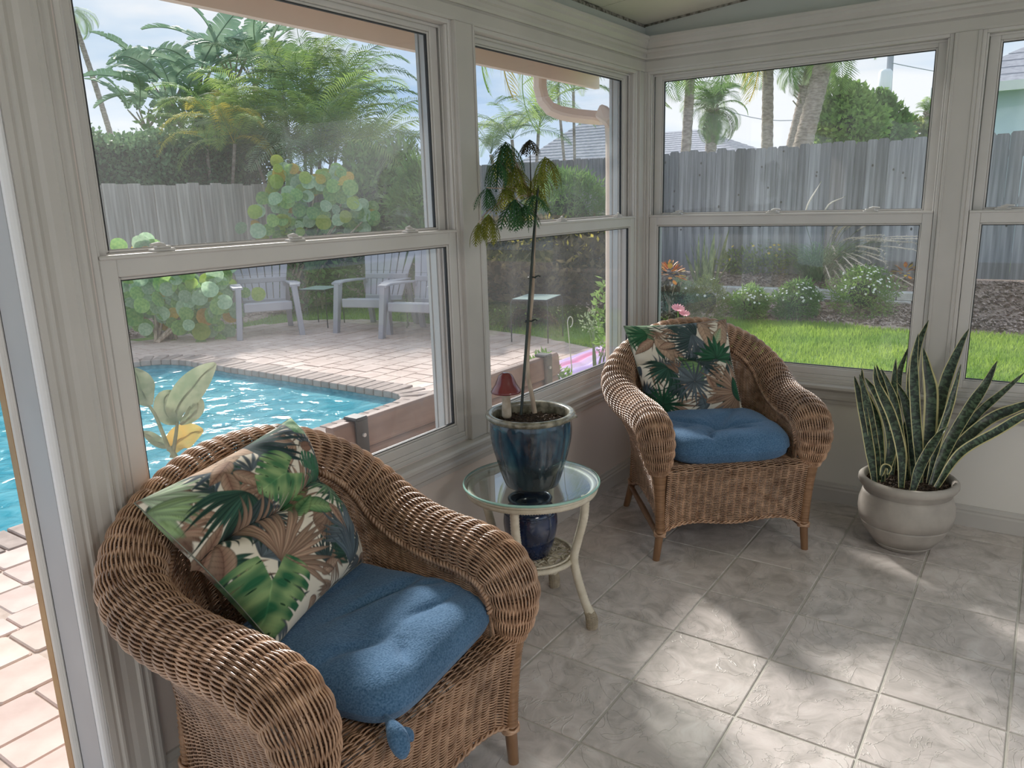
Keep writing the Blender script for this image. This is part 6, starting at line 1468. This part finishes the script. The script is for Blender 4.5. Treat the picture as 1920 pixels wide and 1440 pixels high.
# --------------------------------------------------------------- patio furniture
m_resin = M('light_grey_resin', (.30, .30, .34), (.35, .35, .39), 5, .5)
def adirondack(name, label, loc, rz, group):
    t = thing(name, label, 'patio chair', loc, rz, group)
    # local: front = -Y
    pr = lambda y: np.interp(y, [-.30, .22], [.37, .27])
    for i in range(7):
        a = (i - 3) / 3.; b = MB(); x0, x1 = a * .20, a * .30; top = 1.0 - .05 * a * a - (.06 if abs(a) > .9 else 0)
        lo = np.array([x0, .16, .30]); hi = np.array([x1, .42, top]); mid_ = np.array([(x0 + x1) / 2, .30, .64]); w = .030
        for (p, q_, w0, w1) in ((lo, mid_, .030, .038), (mid_, hi, .038, .046)):
            b.add([p + (-w0, 0, 0), p + (w0, 0, 0), q_ + (w1, 0, 0), q_ + (-w1, 0, 0), p + (-w0, .018, 0), p + (w0, .018, 0), q_ + (w1, .018, 0), q_ + (-w1, .018, 0)], [[0, 1, 2, 3], [7, 6, 5, 4], [0, 4, 5, 1], [1, 5, 6, 2], [2, 6, 7, 3], [3, 7, 4, 0]])
        b.build('back_slat', m_resin, t, bevel=.004)
    b = MB()
    for z, hw in ((.58, .27), (.34, .24)):
        y = np.interp(z, [.3, 1], [.16, .42]); b.box((-hw, y - .004, z - .03), (hw, y + .024, z + .03))
    b.build('back_rail', m_resin, t, bevel=.005)
    for i in range(5):
        y0 = -.30 + i * .098; z = pr(y0) - .012 * math.sin(i); b = MB(); b.beam((-.235, y0 + .045, z), (.235, y0 + .045, z), .088, .02); b.build('seat_slat', m_resin, t, bevel=.005)
    b = MB(); b.beam((-.26, -.325, .335), (.26, -.325, .335), .03, .10); b.build('front_apron', m_resin, t, bevel=.01)
    for s in (-1, 1):
        b = MB(); pts = [(.30, -.36, .555), (.315, -.25, .568), (.31, 0, .562), (.295, .22, .55), (.28, .30, .545)]; wd = [.055, .062, .058, .04, .03]
        P = np.array([[(s * p[0] - w, p[1], p[2] - .012), (s * p[0] + w, p[1], p[2] - .012), (s * p[0] + w, p[1], p[2] + .012), (s * p[0] - w, p[1], p[2] + .012)] for p, w in zip(pts, wd)]); b.grid(P, closev=True); b.add(P[0], [[0, 1, 2, 3]]); b.add(P[-1], [[3, 2, 1, 0]]); b.build('armrest', m_resin, t, bevel=.006)
        for (top, ft, w0, w1) in (((s * .295, -.32, .55), (s * .335, -.37, 0), .080, .052), ((s * .26, .26, .56), (s * .29, .42, 0), .06, .042)):
            b = MB(); T_, F_ = np.array(top), np.array(ft); P = np.array([[T_ * (1 - f) + F_ * f + np.array([sx * .03, sy * w * .6, 0]) for sx, sy in ((-1, -1), (1, -1), (1, 1), (-1, 1))] for f, w in ((0, w0), (.35, w0 * .95), (1, w1))]); b.grid(P, closev=True); b.add(P[-1], [[3, 2, 1, 0]]); b.add(P[0], [[0, 1, 2, 3]]); b.build('leg', m_resin, t, bevel=.005)
        b = MB(); b.beam((s * .245, -.32, .34), (s * .235, .24, .27), .03, .08); b.build('side_rail', m_resin, t, bevel=.005)
    return t
G_ = 'grey resin patio chairs'
def face(a, c): d = np.array(c) - np.array(a); return math.atan2(d[0], -d[1])   # not used for exactness
ch = adirondack('adirondack_chair', 'light grey resin slatted chair at the left, facing the pool', (2.62, 6.55, GZ), math.radians(-34), G_)
copy_tree(ch, (3.50, 5.42, GZ), math.radians(-74), 'light grey resin slatted chair in the middle, its rounded back turned to the lawn')
copy_tree(ch, (3.42, 4.52, GZ), math.radians(-80), 'light grey resin slatted chair partly cut off by the window frame')
m_black = M('black_metal', (.02, .02, .022), None, 4, .4)
def gtable(name, label, px0, px1, py, zt, legs, w, d_, rz=0):
    t = thing(name, label, 'side table', (*legs, GZ), rz); 
    b = MB(); b.box((-w, -d_, zt - .006), (w, d_, zt)); b.build('glass_top', M('frosted_table_glass', (.50, .62, .58), None, 3, .15) if 'm_fg_' not in globals() else m_fg_, t, bevel=.004)
    b = MB(); 
    for s in (-1, 1): b.beam((-w, s * d_, zt - .014), (w, s * d_, zt - .014), .014, .016); b.beam((s * w, -d_, zt - .014), (s * w, d_, zt - .014), .014, .016)
    b.build('frame', m_black, t)
    for sx in (-1, 1):
        for sy in (-1, 1): b = MB(); b.tube([(sx * w, sy * d_, zt - .014), (sx * (w + .015), sy * (d_ + .015), zt - .06), (sx * (w + .015), sy * (d_ + .015), 0)], .008, 6); b.build('leg', m_black, t)
    return t
m_fg_ = M('frosted_table_glass', (.50, .62, .58), None, 3, .15)
gtable('patio_side_table', 'black metal side table with a pale top between two grey patio chairs', 0, 0, 0, .52, (3.38, 6.35), .21, .19, .3)
gtable('patio_side_table', 'thin-legged outdoor table with a frosted glass top beside the lawn', 0, 0, 0, .50, (3.72, 3.06), .24, .21, .2)
gtable('patio_side_table', 'outdoor glass table mostly hidden behind the window post', 0, 0, 0, .50, (3.25, 3.75), .22, .2, .5)
for o_ in C.objects:
    if o_.name.startswith('adirondack_chair') and o_.parent is None: o_.scale = (1.14,) * 3
# little scroll ornament between the chairs
q0 = at_z(765, 612, GZ); t = thing('scroll_stand', 'small black scrolled metal stand behind the grey chairs', 'ornament', tuple(q0)); b = MB(); b.tube([(0, 0, 0), (0, 0, .45)], .01, 6)
for s in (-1, 1):
    a = np.linspace(0, 2.6 * PI, 30); r_ = .02 + .02 * a / PI; b.tube(np.stack([s * (.06 + r_ * np.cos(a)) * .8, s * (.06 + r_ * np.cos(a)) * .6, .42 + r_ * np.sin(a)], -1), .007, 5)
    b.tube([(0, 0, .1), (s * .12, s * .09, 0)], .008, 5)
b.build('scrollwork', m_black, t, smooth=True)
# bench ----------------------------------------------------------------------
m_bench = M('brown_resin_board', (.17, .11, .09), (.27, .185, .155), 12, .6, stretch=(.12, 1, 1), bump=.3)
m_brk = M('black_bracket', (.03, .032, .035), None, 6, .5)
BY, BZ = .50, .625; bn = thing('garden_bench', 'brown resin garden bench seen from behind, just outside the big window', 'bench', (-.92, BY + .2, GZ))
off = np.array([-.92, BY + .2, GZ])
def board(x0, x1, y, z0, z1, th, lean=.0, name='back_board'):
    b = MB(off=off); c = .012; pr = [(y, z0), (y - .004, z0 + c), (y - .004 + lean, z1 - c), (y + .006 + lean, z1), (y + th - .006 + lean, z1), (y + th + lean, z1 - c), (y + th, z0 + c), (y + th - .004, z0)]
    b.extrude(pr, lambda p: (x0, p[0], p[1]), lambda p: (x1, p[0], p[1])); return b.build(name, m_bench, bn, bevel=.002)
board(-1.80, -.04, BY, BZ - .125, BZ, .045, .012); board(-1.80, -.04, BY + .005, BZ - .265, BZ - .135, .045, .010); board(-1.80, -.04, BY + .012, BZ - .40, BZ - .275, .045, .006)
for k in range(3):
    b = MB(off=off); b.box((-1.80, BY + .08 + k * .14, GZ + .40), (-.04, BY + .205 + k * .14, GZ + .44)); b.build('seat_board', m_bench, bn, bevel=.006)
for x in (-1.66, -.18):
    b = MB(off=off); b.box((x - .035, BY - .016, GZ), (x + .035, BY + .0, BZ + .008)); b.box((x - .035, BY - .016, BZ + .0), (x + .035, BY + .066, BZ + .016)); b.box((x - .03, BY + .06, GZ + .36), (x + .03, BY + .48, GZ + .40)); b.box((x - .03, BY + .42, GZ), (x + .03, BY + .48, GZ + .38))
    br_ = b.build('bracket', m_brk, bn, bevel=.006)
    for z in (BZ - .06, BZ - .2, BZ - .33): b = MB(off=off); b.tube([(x, BY - .024, z), (x, BY - .014, z)], .009, 8); b.build('bolt', m_track, br_)
# leafy plant close to the glass -----------------------------------------------
m_big = leafmat('dusty_green_leaf', (.22, .29, .18), (.36, .40, .27), 14, .35, .45, .1, .01); m_bigy = leafmat('yellowing_leaf', (.40, .42, .14), (.66, .46, .10), 10, .45, .45, .05, .01)
Dn = 3.15; nb0 = at_d(372, 860, Dn); base = nb0.copy(); base[2] = GZ; t = thing('broad_leaf_plant', 'broad-leaved plant growing against the outside of the big window, behind the near armchair', 'plant', tuple(base))
def big_leaf(pts, w, mat, fold=.35):
    q = spline([at_d(x, y, Dn + k * .03) for k, (x, y) in enumerate(pts)], 16); T = unit(np.gradient(q, axis=0)); tt = np.linspace(0, 1, 16); view = unit(CAM - q.mean(0)); X = unit(np.cross(T, view)); Nn = np.cross(X, T); hw = w / 2 * np.sin(PI * np.clip(tt * .94 + .04, 0, 1)) ** .75
    P = np.stack([q + X * (hw * f)[:, None] + Nn * (fold * hw * abs(f) + .004 * np.sin(tt * 14 + f * 4))[:, None] for f in (-1, -.5, 0, .5, 1)], 1); b = MB(off=base); b.grid(P); b.tube(q - Nn * .003, np.linspace(.005, .0015, 16), 5); return b.build('leaf', mat, t, smooth=True)
def stalk(pts, r0=.009): b = MB(off=base); b.tube(spline([at_d(x, y, Dn) for x, y in pts], 14), np.linspace(r0, r0 * .7, 14), 7); return b.build('leaf_stalk', m_big, t, smooth=True)
big_leaf([(333, 792), (330, 770), (352, 735), (378, 705), (404, 681)], .115, m_big); big_leaf([(331, 795), (312, 775), (308, 748), (322, 732)], .085, m_big, .1); big_leaf([(338, 795), (358, 780), (370, 762), (368, 738)], .06, m_big, .1)
big_leaf([(281, 762), (270, 742), (262, 720), (252, 690)], .11, m_big); big_leaf([(318, 840), (296, 828), (268, 808)], .045, m_big)
big_leaf([(322, 850), (330, 830), (352, 814), (381, 806)], .105, m_bigy, .15)
b = MB(off=base); b.tube(spline([base, (base + nb0) / 2 + (0, 0, .05), at_d(330, 858, Dn), at_d(318, 838, Dn)], 14), .011, 8); b.build('stem', m_big, t, smooth=True)
stalk([(318, 845), (305, 812), (292, 780), (281, 762)]); stalk([(322, 858), (326, 840), (330, 815), (333, 790)]); 
# small plants below the second window
c = at_y(1018, 700, .75); bush('small_shrub', 'small yellow-green shrub under the second window, by the end of the bench', 'shrub', c - np.array([0, 0, .1]), (.22, .2, .2), 500, .07, .025, m_lf['fresh'], 81, z0=GZ)
c = at_y(1118, 640, 1.0); t = thing('thorny_shrub', 'straggly bare-stemmed shrub with small pale leaves beside the downspout', 'shrub', (c[0], c[1], GZ)); off3 = np.array([c[0], c[1], GZ]); r = random.Random(4)
for k in range(9):
    e_ = c + np.array([r.uniform(-.18, .2), r.uniform(-.15, .15), r.uniform(-.1, .22)]); b = MB(off=off3); b.tube(spline([off3, (off3 + e_) / 2 + (r.uniform(-.06, .06), 0, .05), e_], 8), np.linspace(.008, .003, 8), 5); leafcloud(b, e_, (.05, .05, .06), 22, .035, .02, k); b.build('branch', m_lf['grey'], t)
c = at_y(1140, 590, .62); bush('small_shrub', 'upright lime-green shrub against the window frame beside the downspout', 'shrub', c, (.08, .1, .26), 160, .06, .028, m_lf['fresh'], 83, z0=GZ)
# wire plant support
b = MB(); q = at_y(1072, 690, .8); qq = at_y(1064, 605, .8); a = np.linspace(0, 1.5 * PI, 16); lo = q.copy(); lo[2] = GZ; b.tube(np.vstack([[lo], [q], [qq], qq + np.stack([.035 * (1 - np.cos(a)), 0 * a, .035 * np.sin(a)], -1)]), .0035, 5); tag(b.build('plant_hook', m_vinyl, None), 'thin wire plant hook standing in front of the crumpled sheet', 'garden hook')
# crumpled lilac and pink sheet ---------------------------------------------------
def sheet():
    m, nt, b = newmat('lilac_pink_sheet'); N = nt.nodes.new; L = nt.links.new; tc = N('ShaderNodeTexCoord'); wv = N('ShaderNodeTexWave'); wv.inputs['Scale'].default_value = .55; wv.inputs['Distortion'].default_value = 3; wv.bands_direction = 'Y'
    L(tc.outputs['Object'], wv.inputs['Vector']); cr = N('ShaderNodeValToRGB'); e = cr.color_ramp.elements; e[0].position = .0; e[0].color = (.56, .40, .72, 1); e[1].position = 1; e[1].color = (.86, .30, .50, 1); x = e.new(.45); x.color = (.62, .48, .78, 1); x = e.new(.62); x.color = (.86, .62, .78, 1); x = e.new(.82); x.color = (.70, .45, .75, 1)
    L(wv.outputs[0], cr.inputs[0]); L(cr.outputs[0], b.inputs['Base Color']); b.inputs['Roughness'].default_value = .35; return m
A_, B_, C_, D_ = at_z(1000, 668, .05), at_z(1150, 618, .05), at_z(1200, 700, .12), at_z(985, 745, .12); n = 60; u = np.linspace(0, 1, n); U, V = np.meshgrid(u, u)
P = A_ * ((1 - U) * (1 - V))[..., None] + B_ * (U * (1 - V))[..., None] + C_ * (U * V)[..., None] + D_ * ((1 - U) * V)[..., None]
P[..., 2] = GZ + .02 + .03 * np.abs(np.sin(V * 24 + U * 3)) * np.clip(np.minimum(np.minimum(U, 1 - U), np.minimum(V, 1 - V)) * 8, 0, 1) + .02 * np.abs(np.sin(U * 9 - V * 6)) * np.clip(V * 4, 0, 1)
cc = P.mean((0, 1)); cc[2] = GZ; b = MB(off=cc); b.grid(P); o = b.build('crumpled_sheet', sheet(), None, smooth=True); o.location = cc; tag(o, 'crumpled lilac and pink shiny sheet lying on the ground under the second window', 'sheet')
P2s = P.copy(); P2s[..., 2] -= .012; b = MB(off=cc); 
# eave, gutter and downspout ---------------------------------------------------
ev = setting('roof')
b = MB(); z = 2.15
b.box((-7.2, TH, 2.19), (.35, .44, 2.21)); b.build('soffit', m_stucco, ev)
b = MB(); b.box((-7.2, .44, 2.11), (.35, .47, 2.34)); b.box((-7.2, TH - .02, 2.335), (.35, .47, 2.36)); b.build('fascia', M('pink_beige_fascia', (.88, .76, .67), (.92, .80, .71), 5, .7), ev)
m_spout = M('beige_aluminium', (.78, .64, .54), (.84, .70, .60), 5, .45)
gt_ = thing('gutter', 'beige rain gutter along the eave outside the long window wall', 'gutter', (-3.4, .52, 2.12)); off4 = (-3.4, .52, 2.12)
b = MB(off=off4); gpz = [(.472, 2.235), (.472, 2.125), (.53, 2.125), (.56, 2.15), (.575, 2.18), (.575, 2.235), (.569, 2.235), (.569, 2.182), (.553, 2.155), (.528, 2.131), (.478, 2.131), (.478, 2.235)]
b.extrude(gpz, lambda p: (-7.2, p[0], p[1]), lambda p: (.35, p[0], p[1])); b.build('trough', m_spout, gt_, bevel=.001)
def spout(path, w=.072, h=.052):
    q = spline(path, 46); T = unit(np.gradient(q, axis=0)); P = []
    X = np.array([1., 0, 0])
    for i in range(len(q)):
        X = X - T[i] * X.dot(T[i])
        if np.linalg.norm(X) < .2: X = np.cross(T[i], [0, 1, 0])
        X = unit(X); Y = np.cross(T[i], X); k = 1 + .02 * (i % 2); P.append([q[i] + X * sx * w / 2 * k + Y * sy * h / 2 * k for sx, sy in ((-1, -.6), (-.7, -1), (.7, -1), (1, -.6), (1, .6), (.7, 1), (-.7, 1), (-1, .6))])
    return np.array(P)
a = at_y(1012, 120, .52); path = [(a[0], .52, 2.14), (a[0], .52, 2.07), (a[0] + .03, .50, 1.985), (a[0] + .12, .44, 1.945), (a[0] + .30, .30, 1.925)]
e_ = [at_y(1128, 210, .20), at_y(1147, 232, .185), at_y(1149, 275, .185)]
path += [tuple(e_[0]), tuple(e_[1]), tuple(e_[2]), (e_[2][0], .185, 1.2), (e_[2][0], .185, GZ + .05)]
ds = thing('downspout', 'beige downspout curving from the gutter back to the corner of the wall', 'downspout', (e_[2][0], .185, GZ)); b = MB(off=(e_[2][0], .185, GZ)); b.grid(spout(path), closev=True); b.build('pipe', m_spout, ds, bevel=0)
